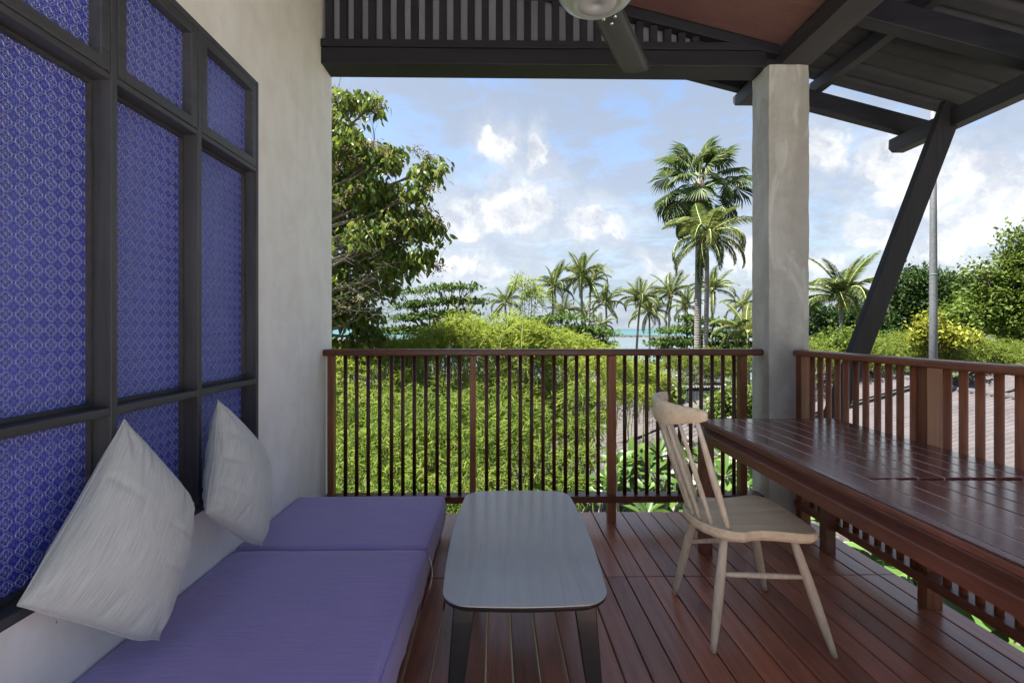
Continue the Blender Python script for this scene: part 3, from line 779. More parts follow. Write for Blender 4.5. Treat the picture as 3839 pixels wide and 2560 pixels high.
# ------------------------------------------------------------------ day bed
def padded(name, x0, x1, y0, y1, z0, z1, mat, parent, r=.022, crown=.006):
    nx, ny, nzz = 26, 40, 6
    mb = MB(); v = {}; verts = []; faces = []
    def P(u, v_, w_):
        x = x0+(x1-x0)*u; y = y0+(y1-y0)*v_; z = z0+(z1-z0)*w_
        # round the edges
        cx = min(max(x, x0+r), x1-r); cy = min(max(y, y0+r), y1-r); cz = min(max(z, z0+r), z1-r)
        d = Vector((x-cx, y-cy, z-cz)); L = d.length
        m = max(abs(d.x), abs(d.y), abs(d.z))
        if L > 1e-9: d = d*(m/L); 
        p = Vector((cx, cy, cz))+d
        if w_ > .9:
            p.z += crown*math.sin(math.pi*u)**.5*math.sin(math.pi*v_)**.5+.0012*math.sin(x*23+y*9)*math.sin(y*17)
        if w_ <= .99:
            bul = .006*math.sin(math.pi*w_)
            if u < .001: p.x -= bul
            if u > .999: p.x += bul+.0022*math.sin(y*95)*math.sin(math.pi*w_)+.002*math.sin(y*41+1)
            if v_ < .001: p.y -= bul
            if v_ > .999: p.y += bul
        return p
    def idx(i, j, k):
        key = (i, j, k)
        if key not in v: v[key] = len(verts); verts.append(P(i/nx, j/ny, k/nzz))
        return v[key]
    for i in range(nx):
        for j in range(ny):
            faces.append((idx(i, j, nzz), idx(i+1, j, nzz), idx(i+1, j+1, nzz), idx(i, j+1, nzz)))
            faces.append((idx(i, j, 0), idx(i, j+1, 0), idx(i+1, j+1, 0), idx(i+1, j, 0)))
    for k in range(nzz):
        for i in range(nx):
            faces.append((idx(i, 0, k), idx(i+1, 0, k), idx(i+1, 0, k+1), idx(i, 0, k+1)))
            faces.append((idx(i+1, ny, k), idx(i, ny, k), idx(i, ny, k+1), idx(i+1, ny, k+1)))
        for j in range(ny):
            faces.append((idx(0, j+1, k), idx(0, j, k), idx(0, j, k+1), idx(0, j+1, k+1)))
            faces.append((idx(nx, j, k), idx(nx, j+1, k), idx(nx, j+1, k+1), idx(nx, j, k+1)))
    mb.add(verts, faces); return mb.build(name, mat, parent, smooth=True)
plat = thing('bench_platform', 'low dark wood platform under the purple mattresses along the wall', 'platform', (-.74, 1.5, 0))
for i in range(7):
    mb = MB(); a = -1.11+i*.1045; mb.box(a, a+.100, -.6, 2.80, .125, .148); mb.build('plank', 'rail_wood_y', plat, bevel=.002)
mb = MB(); mb.box(-.381, -.366, -.6, 2.805, .003, .1485); mb.build('side_board', 'rail_wood_y', plat, bevel=.002)
mb = MB(); mb.box(-1.11, -.384, 2.785, 2.80, .003, .123); mb.build('end_board', 'rail_wood_x', plat)
m1 = padded('mattress', -1.108, -.318, .45, 1.996, .150, .300, 'mattress_fabric', None)
tag(m1, 'long purple blue mattress nearest the viewer on the bench, pillows on it', 'mattress')
m2 = padded('mattress', -1.108, -.322, 2.006, 2.625, .150, .300, 'mattress_fabric', None)
tag(m2, 'shorter purple blue mattress at the railing end of the bench', 'mattress')
for (mm, ya, yb) in ((m1, .45, 1.996), (m2, 2.006, 2.625)):
    mbp = MB(); x0_, x1_, e_, z_ = -1.108, -.318 if mm is m1 else -.322, .006, .2965
    c_ = .018; loop = []
    for (cx_, cy_, a0) in ((x1_-c_, yb-c_, 0), (x0_+c_, yb-c_, 90), (x0_+c_, ya+c_, 180), (x1_-c_, ya+c_, 270)):
        for k in range(5): loop.append((cx_+(c_-e_*.2)*math.cos(R(a0+22.5*k)), cy_+(c_-e_*.2)*math.sin(R(a0+22.5*k)), z_-.006))
    loop.append(loop[0]); mbp.tube(loop, .0028, 6, False)
    pp_ = mbp.build('piping', 'mattress_fabric', mm, smooth=True)
mb = MB(); pts = []
for i in range(13):
    t = i/12; pts.append((-.312+.020*math.sin(t*2.6), 1.992-.05*t, .268-.10*t+.01*math.sin(t*5)))
mb.tube(pts, .0016, 6)
tag(mb.build('tie_cord', 'white_string', smooth=True), 'thin white tie cord hanging from the gap between mattresses', 'cord')

def pillow(A, B_, C_, D_, name, label, thick=.075, bowk=.022, ncr=7, seed=1):
    A, B_, C_, D_ = map(Vector, (A, B_, C_, D_)); nrm = ((C_-D_).cross(A-D_)).normalized()
    r2 = np.random.default_rng(seed)
    n = 64; verts = []; uv = []; faces = []
    cre = [(r2.uniform(0, 1), r2.integers(0, 4), r2.uniform(.015, .03), r2.uniform(.12, .30), r2.uniform(-.5, .5)) for _ in range(14)]
    ctr = (A+B_+C_+D_)/4
    for side in (1, -1):
        for j in range(n+1):
            for i in range(n+1):
                u, v = i/n, j/n
                p = D_*(1-u)*(1-v)+C_*u*(1-v)+B_*u*v+A*(1-u)*v
                e = min(u, 1-u, v, 1-v)
                # edges bow inward between the corners
                bu = bowk*math.sin(math.pi*v)*(1-2*u)*abs(1-2*u)**1.5
                bv = bowk*math.sin(math.pi*u)*(1-2*v)*abs(1-2*v)**1.5
                p = p+(C_-D_)*bu+(A-D_)*bv
                su = (math.sin(math.pi*u)); sv = math.sin(math.pi*v)
                h = thick*(max(su*sv, 0))**.46
                wr = 0
                for (pos, sd, wd, ln, sl) in cre:
                    a_, b_ = ((u, v), (u, 1-v), (v, u), (v, 1-u))[sd]
                    dd = (a_-pos-sl*b_)/wd
                    wr += math.exp(-dd*dd)*math.exp(-(b_/ln)**2)*(1-math.exp(-(b_/.03)**2))
                for (cu, cv) in ((0, 0), (1, 0), (0, 1), (1, 1)):
                    du, dv_ = abs(u-cu), abs(v-cv); rr_ = math.hypot(du, dv_)
                    ang = math.atan2(dv_, du+1e-6)
                    wr += .8*math.exp(-(rr_/.22)**2)*math.sin(ang*9+cu*2+cv)*min(1, rr_/.06)
                h += side*0+(-.008*wr if e > 0 else 0)*min(1, e*14)
                h = max(h, .0)
                for (cu, cv, ww) in ((0, 0, .03), (1, 0, .11), (0, 1, .02), (1, 1, .05)):
                    rc_ = math.hypot(u-cu, v-cv); p = p+(ctr-p)*ww*math.exp(-(rc_/.16)**2)
                p = p+nrm*(side*h+.004*math.sin(u*5+v*3)*sv)
                verts.append(p); uv.append((v, u))
    m = (n+1)*(n+1)
    for j in range(n):
        for i in range(n):
            a = j*(n+1)+i; q = (a, a+1, a+n+2, a+n+1)
            faces.append(q); faces.append(tuple(m+k for k in q[::-1]))
    # merge rims
    def rim(i, j): return i in (0, n) or j in (0, n)
    remap = {}
    for j in range(n+1):
        for i in range(n+1):
            if rim(i, j): remap[m+j*(n+1)+i] = j*(n+1)+i
    faces = [tuple(remap.get(k, k) for k in q) for q in faces]
    used = sorted({k for q in faces for k in q}); im = {k: i for i, k in enumerate(used)}
    mb = MB(); base = ctr; mb.add([verts[k]-base for k in used], [tuple(im[k] for k in q) for q in faces])
    o = mb.build(name, 'pillow_fabric', None, smooth=True); o.location = base
    me = o.data; ul = me.uv_layers.new(name='UVMap')
    uvu = [uv[k] for k in used]
    for l in me.loops: ul.data[l.index].uv = uvu[l.vertex_index]
    # seam welt around the rim
    ws = MB(); rp = []
    order = [(i, 0) for i in range(n)]+[(n, j) for j in range(n)]+[(i, n) for i in range(n, 0, -1)]+[(0, j) for j in range(n, 0, -1)]
    rp = [verts[j*(n+1)+i]-base for i, j in order]; rp.append(rp[0])
    ws.tube(rp, .0022, 6, cap=False); s_ = ws.build('seam', 'pillow_fabric', o, smooth=True); s_.location = (0, 0, 0)
    tag(o, label, 'pillow')
    return o
pillow((-1.075, 1.385, .950), (-.955, 1.515, .665), (-.935, 1.335, .318), (-1.085, 1.085, .585), 'pillow', 'larger pale grey striped pillow leaning on the window, nearest the viewer', .105, seed=3)
pillow((-1.075, 1.83, .940), (-1.035, 2.10, .66), (-.935, 1.90, .325), (-.995, 1.62, .585), 'pillow', 'smaller looking pale grey striped pillow turned sideways, farther along the bench', .095, seed=8)

# ------------------------------------------------------------------ coffee table
ct = thing('coffee_table', 'low dark coffee table with rounded matt grey top beside the bench', 'coffee table', (.063, 1.9, 0))
def rounded_outline(hx, hy, bowx, bowy, rc, n=10):
    pts = []
    for (sx, sy, a0) in ((1, 1, 0), (-1, 1, 90), (-1, -1, 180), (1, -1, 270)):
        cx, cy = sx*(hx-rc), sy*(hy-rc)
        for k in range(n+1):
            a = R(a0+90*k/n); pts.append((cx+rc*math.cos(a), cy+rc*math.sin(a)))
        # straight side subdivisions follow automatically through the bow below
    dense = []
    for i, p in enumerate(pts):
        q = pts[(i+1) % len(pts)]; L = math.dist(p, q); m = max(1, int(L/.03))
        for k in range(m): dense.append((p[0]+(q[0]-p[0])*k/m, p[1]+(q[1]-p[1])*k/m))
    out = []
    for x, y in dense:
        fx = bowx*(1-(y/hy)**2); fy = bowy*(1-(x/hx)**2)
        out.append((x*(1+fx/hx), y*(1+fy/hy)))
    return out
ol = rounded_outline(.245, .487, .022, .016, .07)
lay = [(0.965, .379), (.995, .386), (1.0, .392), (1.0, .397), (.997, .4)]
mb = MB(); n = len(ol); v = []
cx, cy = .063, 1.895
for s_, z in lay:
    for x, y in ol: v.append((cx+x*s_, cy+y*(1-(1-s_)*.5), z))
f = [tuple(range(n-1, -1, -1)), tuple((len(lay)-1)*n+i for i in range(n))]
for j in range(len(lay)-1):
    for i in range(n): f.append((j*n+i, j*n+(i+1) % n, (j+1)*n+(i+1) % n, (j+1)*n+i))
mb.add(v[: (len(lay)-1)*n], [f[0]]+[q for q in f[2:] if max(q) < (len(lay)-1)*n])
mb.build('table_edge', 'black_table', ct, smooth=False)
mb = MB(); mb.add(v[(len(lay)-2)*n:], [tuple(range(n, 2*n))]+[(i, (i+1) % n, (i+1) % n+n, i+n) for i in range(n)]); mb.build('table_top', 'coffee_top', ct)
mb = MB()
mb.box(cx-.185, cx+.185, cy-.405, cy-.385, .340, .378); mb.box(cx-.185, cx+.185, cy+.385, cy+.405, .340, .378)
mb.box(cx-.195, cx-.175, cy-.38, cy+.38, .340, .378); mb.box(cx+.175, cx+.195, cy-.38, cy+.38, .340, .378); mb.build('apron', 'black_table', ct)
for sx in (-1, 1):
    for sy in (-1, 1):
        v = []; f = []
        for (z, xo, xi, yo, yi) in ((.378, .222, .160, .40, .36), (.34, .222, .154, .405, .36), (.30, .224, .160, .410, .37), (.15, .234, .180, .425, .39), (0.001, .243, .208, .44, .41)):
            v += [(cx+sx*xo, cy+sy*yo, z), (cx+sx*xi, cy+sy*yo, z), (cx+sx*xi, cy+sy*yi, z), (cx+sx*xo, cy+sy*yi, z)]
        for j in range(4):
            for i in range(4): f.append((j*4+i, j*4+(i+1) % 4, (j+1)*4+(i+1) % 4, (j+1)*4+i))
        f += [(0, 1, 2, 3), (16, 19, 18, 17)]
        mb = MB(); mb.add(v, f); mb.build('leg', 'black_table', ct, bevel=.004)

# ------------------------------------------------------------------ dining table
dt = thing('dining_table', 'reddish brown slatted dining table with moulded edge beside the side railing', 'dining table', (1.4, 1.7, 0))
TX0, TX1, TY0, TY1, TZ = 1.052, 1.772, .82, 2.572, .720
bw = (TX1-TX0-.03)/8
for i in range(9):
    a = TX0+.016 if i == 0 else TX0+.030+(i-1)*bw+.0
    if i == 0: xa, xb = TX0+.001, TX0+.027
    else: xa, xb = TX0+.030+(i-1)*bw, TX0+.030+i*bw-.005
    segs = ((TY0+.02, TY1-.022),) if xb < 1.235 else ((TY0+.02, 1.532-.003*i), (1.541, TY1-.022))
    for (ya, yb) in segs:
        mb = MB(); dz = -.0015 if (yb < 1.6 and i > 2) else 0
        mb.box(xa, xb, ya, yb, TZ-.022, TZ+dz); mb.build('board', 'table_wood', dt, bevel=.002)
mb = MB(); mb.box(TX0+.028, TX1, TY0+.02, TY1-.02, TZ-.021, TZ-.0045)
# filler strip seen in the joints, left open along the loose panel
mb = MB()
for i in range(0, 8):
    xj = TX0+.030+i*bw-.005
    mb.box(xj, xj+.0048, (1.545 if xj > 1.3 else TY0+.02), TY1-.022, TZ-.02, TZ-.0012)
mb.build('joint_filler', 'pale_filler', dt)
mb = MB(); mb.box(TX0+.001, TX1, TY1-.021, TY1, TZ-.022, TZ+.0002); mb.build('end_board', 'table_wood', dt, bevel=.002)
mb = MB(); mb.box(TX0+.001, TX1, TY0, TY0+.019, TZ-.022, TZ+.0002); mb.build('end_board', 'table_wood', dt, bevel=.002)
def mould(x, s):
    return [(x, TZ-.0235), (x-.004*s, TZ-.030), (x+.012*s, TZ-.040), (x+.016*s, TZ-.047), (x+.004*s, TZ-.054), (x-.016*s, TZ-.060), (x-.018*s, TZ-.066), (x-.010*s, TZ-.0665), (x-.010*s, TZ-.108), (x+.014*s, TZ-.108), (x+.03*s, TZ-.0235)]
mb = MB(); mb.extrude_y(mould(TX0, 1), TY0+.03, TY1+.006); mb.build('moulded_apron', 'table_edge', dt, bevel=.0015)
mb = MB(); mb.extrude_y(mould(TX1-.012, -1)[::-1], TY0+.03, TY1-.01); mb.build('moulded_apron', 'table_edge', dt, bevel=.0015)
mb = MB(); mb.box(TX0-.008, TX0+.0008, TY0+.0, TY1, TZ-.022, TZ-.0035); mb.build('top_nosing', 'table_edge', dt, bevel=.004)
mb = MB(); mb.box(TX0+.02, TX1-.03, TY1-.02, TY1+.008, TZ-.108, TZ-.023); mb.build('end_apron', 'table_edge', dt, bevel=.002)
mb = MB(); mb.box(TX0+.02, TX1-.03, TY0+.04, TY0+.065, TZ-.108, TZ-.023); mb.build('end_apron', 'table_edge', dt, bevel=.002)
for (xa, xb, ya, yb) in ((TX0-.006, TX0+.052, 2.545, 2.603), (1.716, 1.771, 2.555, 2.61), (TX0-.006, TX0+.052, .84, .902), (1.716, 1.771, .84, .902)):
    mb = MB(); mb.box(xa, xb, ya, yb, .0006, TZ-.024 if ya < 2 else TZ-.09); mb.build('leg', 'table_edge', dt, bevel=.003)
mb = MB(); v = []; pr = [(.903, .612), (1.010, .612), (.975, .606), (.945, .590), (.925, .565), (.910, .52), (.903, .47)]; n = len(pr)
mb.add([(TX0-.002, y, z) for y, z in pr]+[(TX0+.03, y, z) for y, z in pr], [tuple(range(n-1, -1, -1)), tuple(range(n, 2*n))]+[(i, (i+1) % n, (i+1) % n+n, i+n) for i in range(n)])
mb.build('corner_bracket', 'table_edge', dt)

# ------------------------------------------------------------------ chair
CO = Vector((.985, 1.97, 0))
ch = thing('chair', 'weathered pale wooden spindle back chair beside the dining table', 'chair', CO)
so = []
for a in np.linspace(R(118), R(242), 21): so.append((.162+.245*math.cos(a)*.66+ -.0, .212*math.sin(a)/math.sin(R(118))*.90))
so = []
for k in range(25):
    a = R(98+164*k/24); so.append((.90+.0+.150*math.cos(a)-.005, 1.962+.196*math.sin(a)))
low = [(.885, 1.7655), (.915, 1.778), (.96, 1.784), (1.01, 1.777), (1.06, 1.763), (1.10, 1.752), (1.135, 1.752), (1.158, 1.768), (1.170, 1.80), (1.176, 1.88), (1.178, 1.962)]
up = [(x, 2*1.962-y) for x, y in low[::-1]][1:]
outl = so+low+up
outl = [p for i, p in enumerate(outl) if math.dist(p, outl[i-1]) > .002]
mb = MB(); n = len(outl); cxs = sum(p[0] for p in outl)/n; cys = 1.962
v = []; f = []
levels = [(.955, .410), (1.0, .424), (1.0, .444), (.985, .450), (.80, .446), (.5, .4405), (.2, .4395)]
for s_, z in levels:
    for x, y in outl: v.append((cxs+(x-cxs)*s_, cys+(y-cys)*s_, z))
for j in range(len(levels)-1):
    for i in range(n): f.append((j*n+i, j*n+(i+1) % n, (j+1)*n+(i+1) % n, (j+1)*n+i))
f.append(tuple(range(n-1, -1, -1))); f.append(tuple((len(levels)-1)*n+i for i in range(n)))
mb.add(v, f)
wood('seat_wood', (.58, .47, .33), (.80, .69, .51), .5, 'X', .7, 0, .15, .0, spec=.35)
mb.build('seat', 'seat_wood', ch, smooth=False, bevel=.003)
legs = [((.835, 1.825, .412), (.776, 1.785, .0)), ((.835, 2.095, .412), (.769, 2.178, 0)), ((1.085, 1.800, .412), (1.210, 1.752, 0)), ((1.085, 2.12, .412), (1.199, 2.208, 0))]
for a, b in legs:
    a, b = Vector(a), Vector(b); mb = MB(); pts = [a.lerp(b, t) for t in (0, .15, .35, .55, .75, .9, 1)]
    mb.tube(pts, [.0135, .0155, .0175, .0175, .0155, .0125, .0105], 16); mb.build('leg', 'chair_wood', ch, smooth=True)
for (i, j) in ((0, 2), (1, 3)):
    pa = Vector(legs[i][0]).lerp(Vector(legs[i][1]), .33 if i == 0 else .37); pb = Vector(legs[j][0]).lerp(Vector(legs[j][1]), .33 if i == 0 else .37)
    mb = MB(); mb.tube([pa.lerp(pb, t) for t in (0, .2, .5, .8, 1)], [.007, .0095, .011, .0095, .007], 12); mb.build('stretcher', 'chair_wood', ch, smooth=True)
# crest rail: arc in plan, taller in the middle
def crest(t):   # t -1 near .. 1 far
    return Vector((.625+.125*t*t*(1.0 if t < 0 else .78), 1.962+.185*t, .872+.018*t*t+.012*t))
mb = MB(); v = []; f = []; m = 28
for k in range(m+1):
    t = -1+2*k/m; p = crest(t); q = crest(min(1, t+.01))-crest(max(-1, t-.01)); q.z = 0; q.normalize()
    nn = Vector((-q.y, q.x, 0)); hh = .048-.028*abs(t)**1.8; th = .0115
    lean = .10
    sec = []
    for (du, dw) in ((-1, -.92), (-1.05, 0), (-1, .92), (-.6, 1), (.6, 1), (1, .92), (1.05, 0), (1, -.92), (.6, -1), (-.6, -1)):
        z_ = dw*hh; e = 1 if 0 < k < m else .8
        sec.append(p+nn*(du*th*e)+Vector((-lean*z_, 0, z_*e)))
    v += sec
ns = 10
for k in range(m):
    for i in range(ns): f.append((k*ns+i, k*ns+(i+1) % ns, (k+1)*ns+(i+1) % ns, (k+1)*ns+i))
f.append(tuple(range(ns-1, -1, -1))); f.append(tuple(m*ns+i for i in range(ns)))
mb.add(v, f); mb.build('crest_rail', 'seat_wood', ch, smooth=True, bevel=.0)
bots = [(.846, 1.812), (.800, 1.850), (.776, 1.900), (.768, 1.950), (.776, 2.02), (.800, 2.07), (.846, 2.115)]
tops = [-.86, -.58, -.30, -.02, .28, .56, .86]
for i, ((bx_, by_), t) in enumerate(zip(bots, tops)):
    p = Vector((bx_, by_, .440)); q = crest(t)-Vector((-.004, 0, .03-.012*abs(t)))
    th = 1.0 if i not in (0, 6) else 1.35
    mb = MB(); mb.tube([p.lerp(q, s_) for s_ in (0, .12, .3, .5, .75, 1)], [.0070*th, .0085*th, .0100*th, .0100*th, .0080*th, .0062*th], 12)
    mb.build('spindle', 'chair_wood', ch, smooth=True)

# ------------------------------------------------------------------ plants
def tree(name, label, cat, base, blobs, n_cl, per, L, Wd, mat, shape='kite', trunk_r=.15, group=None, droop=0.0, flat=.0, cr=.35, bark='bark', limbs=True, fork=.4, twigs=0):
    base = Vector(base); root = thing(name, label, cat, base, group)
    bl = [(np.array(c), np.array(r)) for c, r in blobs]
    wts = np.array([r[0]*r[1]+r[0]*r[2] for c, r in bl]); wts = wts/wts.sum()
    ids = rng.choice(len(bl), n_cl, p=wts)
    dirs = rnd_dirs(n_cl); dirs[:, 2] = np.abs(dirs[:, 2])*np.where(rng.random(n_cl) < .72, 1, -1); dirs = unit(dirs)
    rad = rng.uniform(.55, 1.06, n_cl)**.7
    cen = np.array([bl[i][0] for i in ids]); rr_ = np.array([bl[i][1] for i in ids])
    cp = cen+dirs*rr_*rad[:, None]
    if flat:
        hz = flat; cp[:, 2] = np.round(cp[:, 2]/hz+.25*np.sin(cp[:, 0]*.8))*hz-.25*hz*np.sin(cp[:, 0]*.8)+rng.normal(size=n_cl)*.06*hz
    P = np.repeat(cp, per, 0)+rng.normal(size=(n_cl*per, 3))*cr*np.array([1, 1, .22 if flat else .8])
    out = np.repeat(dirs, per, 0)
    D = unit(out*.5+rnd_dirs(len(P))*.9+np.array([0, 0, -droop]))
    N = unit(np.array([0, 0, 1.0])+rnd_dirs(len(P))*(.5 if flat else .8)+out*.3)
    LL = L*rng.uniform(.65, 1.2, len(P))
    leaf_obj('crown', P, D, N, LL, LL*Wd/L, shape, mat, root, base)
    mb = MB(); top = Vector(bl[0][0])
    fk = base.lerp(Vector(np.mean([b[0] for b in bl], 0)), fork); fk.x += rng.normal()*.1
    mb.tube([base, base.lerp(fk, .5)+Vector((rng.normal()*.08, 0, 0)), fk], [trunk_r, trunk_r*.85, trunk_r*.75], 10)
    for c, r in bl:
        c = Vector(c); mid = fk.lerp(c, .5)+Vector(rng.normal(size=3)*.12*c.length/ max(c.length, 1))
        mb.tube([fk, mid, c], [trunk_r*.5, trunk_r*.35, trunk_r*.15], 6)
        idx = [i for i in range(n_cl) if np.allclose(bl[ids[i]][0], c)][:14]
        for i in idx: mb.tube([mid.lerp(c, .5+.4*rng.random()), Vector(cp[i])], [trunk_r*.14, trunk_r*.04], 4, False)
    mb.build('trunk', bark, root, smooth=True)
    return root, cp

def blobset(cx, cy, rx, ry, depth, items):
    "items: (px,py,rpx,rpy[,dd]) in photo pixels -> world ellipsoids at depth"
    out = []
    for it in items:
        px, py, rx_, ry_ = it[:4]; dd = it[4] if len(it) > 4 else 0
        p = W(px, py, depth+dd); s_ = (depth+dd)/F
        out.append((tuple(p), (rx_*s_, rx_*s_*.9, ry_*s_)))
    return out

# --- big leafy tree at the wall end
LT = 7.4
items = [(1255, 480, 60, 75), (1330, 380, 40, 40), (1400, 395, 34, 40), (1290, 600, 110, 100, .3), (1400, 600, 85, 70), (1460, 590, 55, 55, -.2), (1300, 760, 130, 110, .4),
         (1420, 720, 90, 80), (1250, 900, 100, 130, .6), (1380, 900, 110, 90), (1500, 860, 90, 80, -.2), (1600, 640, 55, 60, -.3), (1570, 730, 50, 50, -.3), (1610, 860, 50, 70, -.3),
         (1590, 970, 55, 50, -.2), (1520, 980, 60, 55), (1330, 1060, 100, 90, .6), (1440, 1080, 50, 60, .3), (1290, 1200, 90, 90, .8), (1380, 1180, 50, 60, .6), (1240, 1050, 60, 140, 1), (1560, 820, 60, 50), (1480, 1010, 70, 40),
         (1230, 700, 60, 130, .8), (1250, 1300, 60, 60, 1.0), (1260, 560, 80, 80, .9), (1350, 680, 90, 80, .9), (1290, 850, 110, 90, 1.0), (1450, 800, 80, 80, .4), (1430, 960, 90, 70, .5), (1330, 980, 90, 80, .9), (1280, 1120, 90, 80, .6), (1370, 1250, 70, 60, 1.0), (1270, 400, 50, 60, .4), (1310, 520, 60, 50, -.2)]
bl = blobset(0, 0, 0, 0, LT, items)
base = W(1120, 1900, LT+.6); base.z = -3.3
lt = thing('broadleaf_tree', 'tall broad leaved tree with drooping leaves and brown berry clusters beside the wall', 'tree', base)
lim = MB(); fork_ = W(1150, 1250, LT+.6)
lim.tube([base, base.lerp(fork_, .6)+Vector((.1, 0, 0)), fork_, W(1180, 900, LT+.5), W(1190, 560, LT+.4)], [.16, .14, .12, .09, .05], 10)
tips = []; tipd = []
for bi, (c, r) in enumerate(bl):
    c = Vector(c); st = W(1175, min(1250, max(560, (items[bi][1]+140))), LT+.5)
    mid = st.lerp(c, .55)+Vector((0, 0, -.05)); lim.tube([st, mid, c], [.035, .022, .012], 6)
    nt = int(12+ r[0]*r[2]*400); nt = min(nt, 70)
    for k in range(nt):
        d = Vector(rnd_dirs(1)[0]); d.z = abs(d.z)*.9-.25; e = c+Vector((d.x*r[0], d.y*r[1], d.z*r[2]))*rng.uniform(.5, 1.08)
        s0 = mid.lerp(c, rng.uniform(.3, 1.0)); m_ = s0.lerp(e, .55)+Vector(rng.normal(size=3)*.03)
        lim.tube([s0, m_, e], [.008, .005, .0025], 4, False)
        tips.append(e); tipd.append((e-m_).normalized())
# bare tangled twigs
for k in range(120):
    px = rng.uniform(1225, 1480); py = rng.uniform(860, 1190); a = W(px, py, LT+rng.uniform(-.6, .5))
    d = Vector((rng.uniform(.3, 1.0), rng.normal()*.4, rng.normal()*.35)).normalized(); L_ = rng.uniform(.2, .75)
    pts = [a-d*L_*.5]; 
    for q in range(4): d = (d+Vector(rng.normal(size=3)*.22)).normalized(); pts.append(pts[-1]+d*L_/4)
    lim.tube(pts, [.005, .004, .003, .0022, .0012], 4, False)
for (px, py) in ((1240, 340), (1262, 320), (1285, 350), (1420, 560), (1470, 680), (1480, 720), (1640, 960), (1440, 860), (1405, 470)):
    a = W(px, py+60, LT)
    for q in range(5):
        e = a+Vector((rng.normal()*.10, rng.normal()*.1, .28+rng.random()*.12)); lim.tube([a, a.lerp(e, .5)+Vector(rng.normal(size=3)*.02), e], [.004, .003, .0015], 4, False)
lim.build('trunk', 'twig', lt, smooth=True)
tips = np.array(tips); tipd = np.array(tipd); m = 6
P = np.repeat(tips, m, 0)+rng.normal(size=(len(tips)*m, 3))*.075
D = unit(np.repeat(tipd, m, 0)*.3+rnd_dirs(len(P))*.7+np.array([0, 0, -.95]))
N = unit(rnd_dirs(len(P))*.9+np.array([0, -.3, .5]))
LL = rng.uniform(.08, .165, len(P))
# the nearest 300 leaves that show are leaves of their own, the rest one part
dep = P[:, 1]; order = np.argsort(dep-LL*3.0); near = order[:300]; rest = order[300:]
tv, tf = TEMPL['broad']
lm = []
for vtx in range(3):
    mbl = MB(); kx = (.9, 1.0, 1.12)[vtx]; mbl.add([(a, b*.46*kx, c*(1+vtx*.5)) for a, b, c in tv], tf); lm.append(mbl.mesh('leaf', 'broad_leaf', True))
def leaf_matrix(p, d, nn, L):
    d = Vector(d).normalized(); s_ = d.cross(Vector(nn)).normalized(); n2 = s_.cross(d)
    M = Matrix((( d.x*L, s_.x*L, n2.x*L, p[0]), (d.y*L, s_.y*L, n2.y*L, p[1]), (d.z*L, s_.z*L, n2.z*L, p[2]), (0, 0, 0, 1)))
    return M
for i in near:
    inst(lm[i % 3], 'leaf', lt, leaf_matrix(P[i]-np.array(lt.location), D[i], N[i], LL[i]))
o = leaf_obj('foliage', P[rest], D[rest], N[rest], LL[rest], LL[rest]*.44, 'broad', 'broad_leaf', lt, lt.location); o['kind'] = 'stuff'
# berries
def berries(cents, name, mat, parent, r=.010, n=38, spread=.055):
    cc = np.repeat(np.array(cents), n, 0)+rng.normal(size=(len(cents)*n, 3))*np.array([spread, spread, spread*.6])
    oct_ = np.array([(1, 0, 0), (0, 1, 0), (0, 0, 1), (-1, 0, 0), (0, -1, 0), (0, 0, -1)])*r
    V_ = cc[:, None, :]+oct_[None]-np.array(parent.location)
    me = np_mesh(name, V_, [(0, 1, 2), (1, 3, 2), (3, 4, 2), (4, 0, 2), (1, 0, 5), (3, 1, 5), (4, 3, 5), (0, 4, 5)], mat)
    o = bpy.data.objects.new(name, me); C.objects.link(o); o.parent = parent; o['kind'] = 'stuff'; return o
bc = [(1240, 380), (1420, 400), (1300, 560), (1330, 600), (1400, 545), (1450, 560), (1470, 580), (1460, 640), (1270, 625), (1555, 560), (1580, 575), (1610, 590), (1640, 600), (1650, 640),
      (1620, 715), (1600, 790), (1640, 830), (1650, 850), (1570, 830), (1640, 990), (1650, 1010), (1620, 1020), (1390, 540), (1350, 700), (1240, 450), (1310, 720), (1270, 760), (1580, 640), (1590, 960), (1290, 1150), (1350, 1120)]
berries([tuple(W(a, b, LT-.35+rng.normal()*.1)) for a, b in bc], 'berries', 'fruit', lt)
berries([tuple(W(a+rng.normal()*10, b+rng.normal()*8, LT-.3)) for a, b in bc[3:20:2]], 'berries', 'fruit_dark', lt, .010, 26, .04)

# --- near bamboo
def bamboo(name, label, clumps, nspr, L, Wd, mat, culms=True, seed=0, lw=5):
    P0 = []; O0 = []
    for (c, r, n) in clumps:
        d = rnd_dirs(n); d[:, 2] = np.where(rng.random(n) < .8, np.abs(d[:, 2]), d[:, 2]); d[:, 1] = np.where(rng.random(n) < .7, -np.abs(d[:, 1]), d[:, 1])
        P0.append(np.array(c)+d*np.array(r)*rng.uniform(.6, 1.08, n)[:, None]); O0.append(d)
    P0 = np.concatenate(P0); O0 = np.concatenate(O0)
    m = lw
    # each sprig: leaves fanning from a short drooping twig
    tw = unit(O0*.6+rnd_dirs(len(P0))*.7+np.array([0, 0, .15]))
    P = np.repeat(P0, m, 0)+np.repeat(tw, m, 0)*(np.tile(np.arange(m), len(P0))*L*.22)[:, None]
    D = unit(np.repeat(tw, m, 0)*.7+rnd_dirs(len(P))*.75+np.array([0, 0, -.28]))
    N = unit(np.array([0, 0, 1.])+rnd_dirs(len(P))*.7)
    LL = L*rng.uniform(.6, 1.25, len(P))
    return P, D, N, LL
clumps = []
def cl(x, y, z, rx, ry, rz, n): clumps.append(((x, y, z), (rx, ry, rz), n))
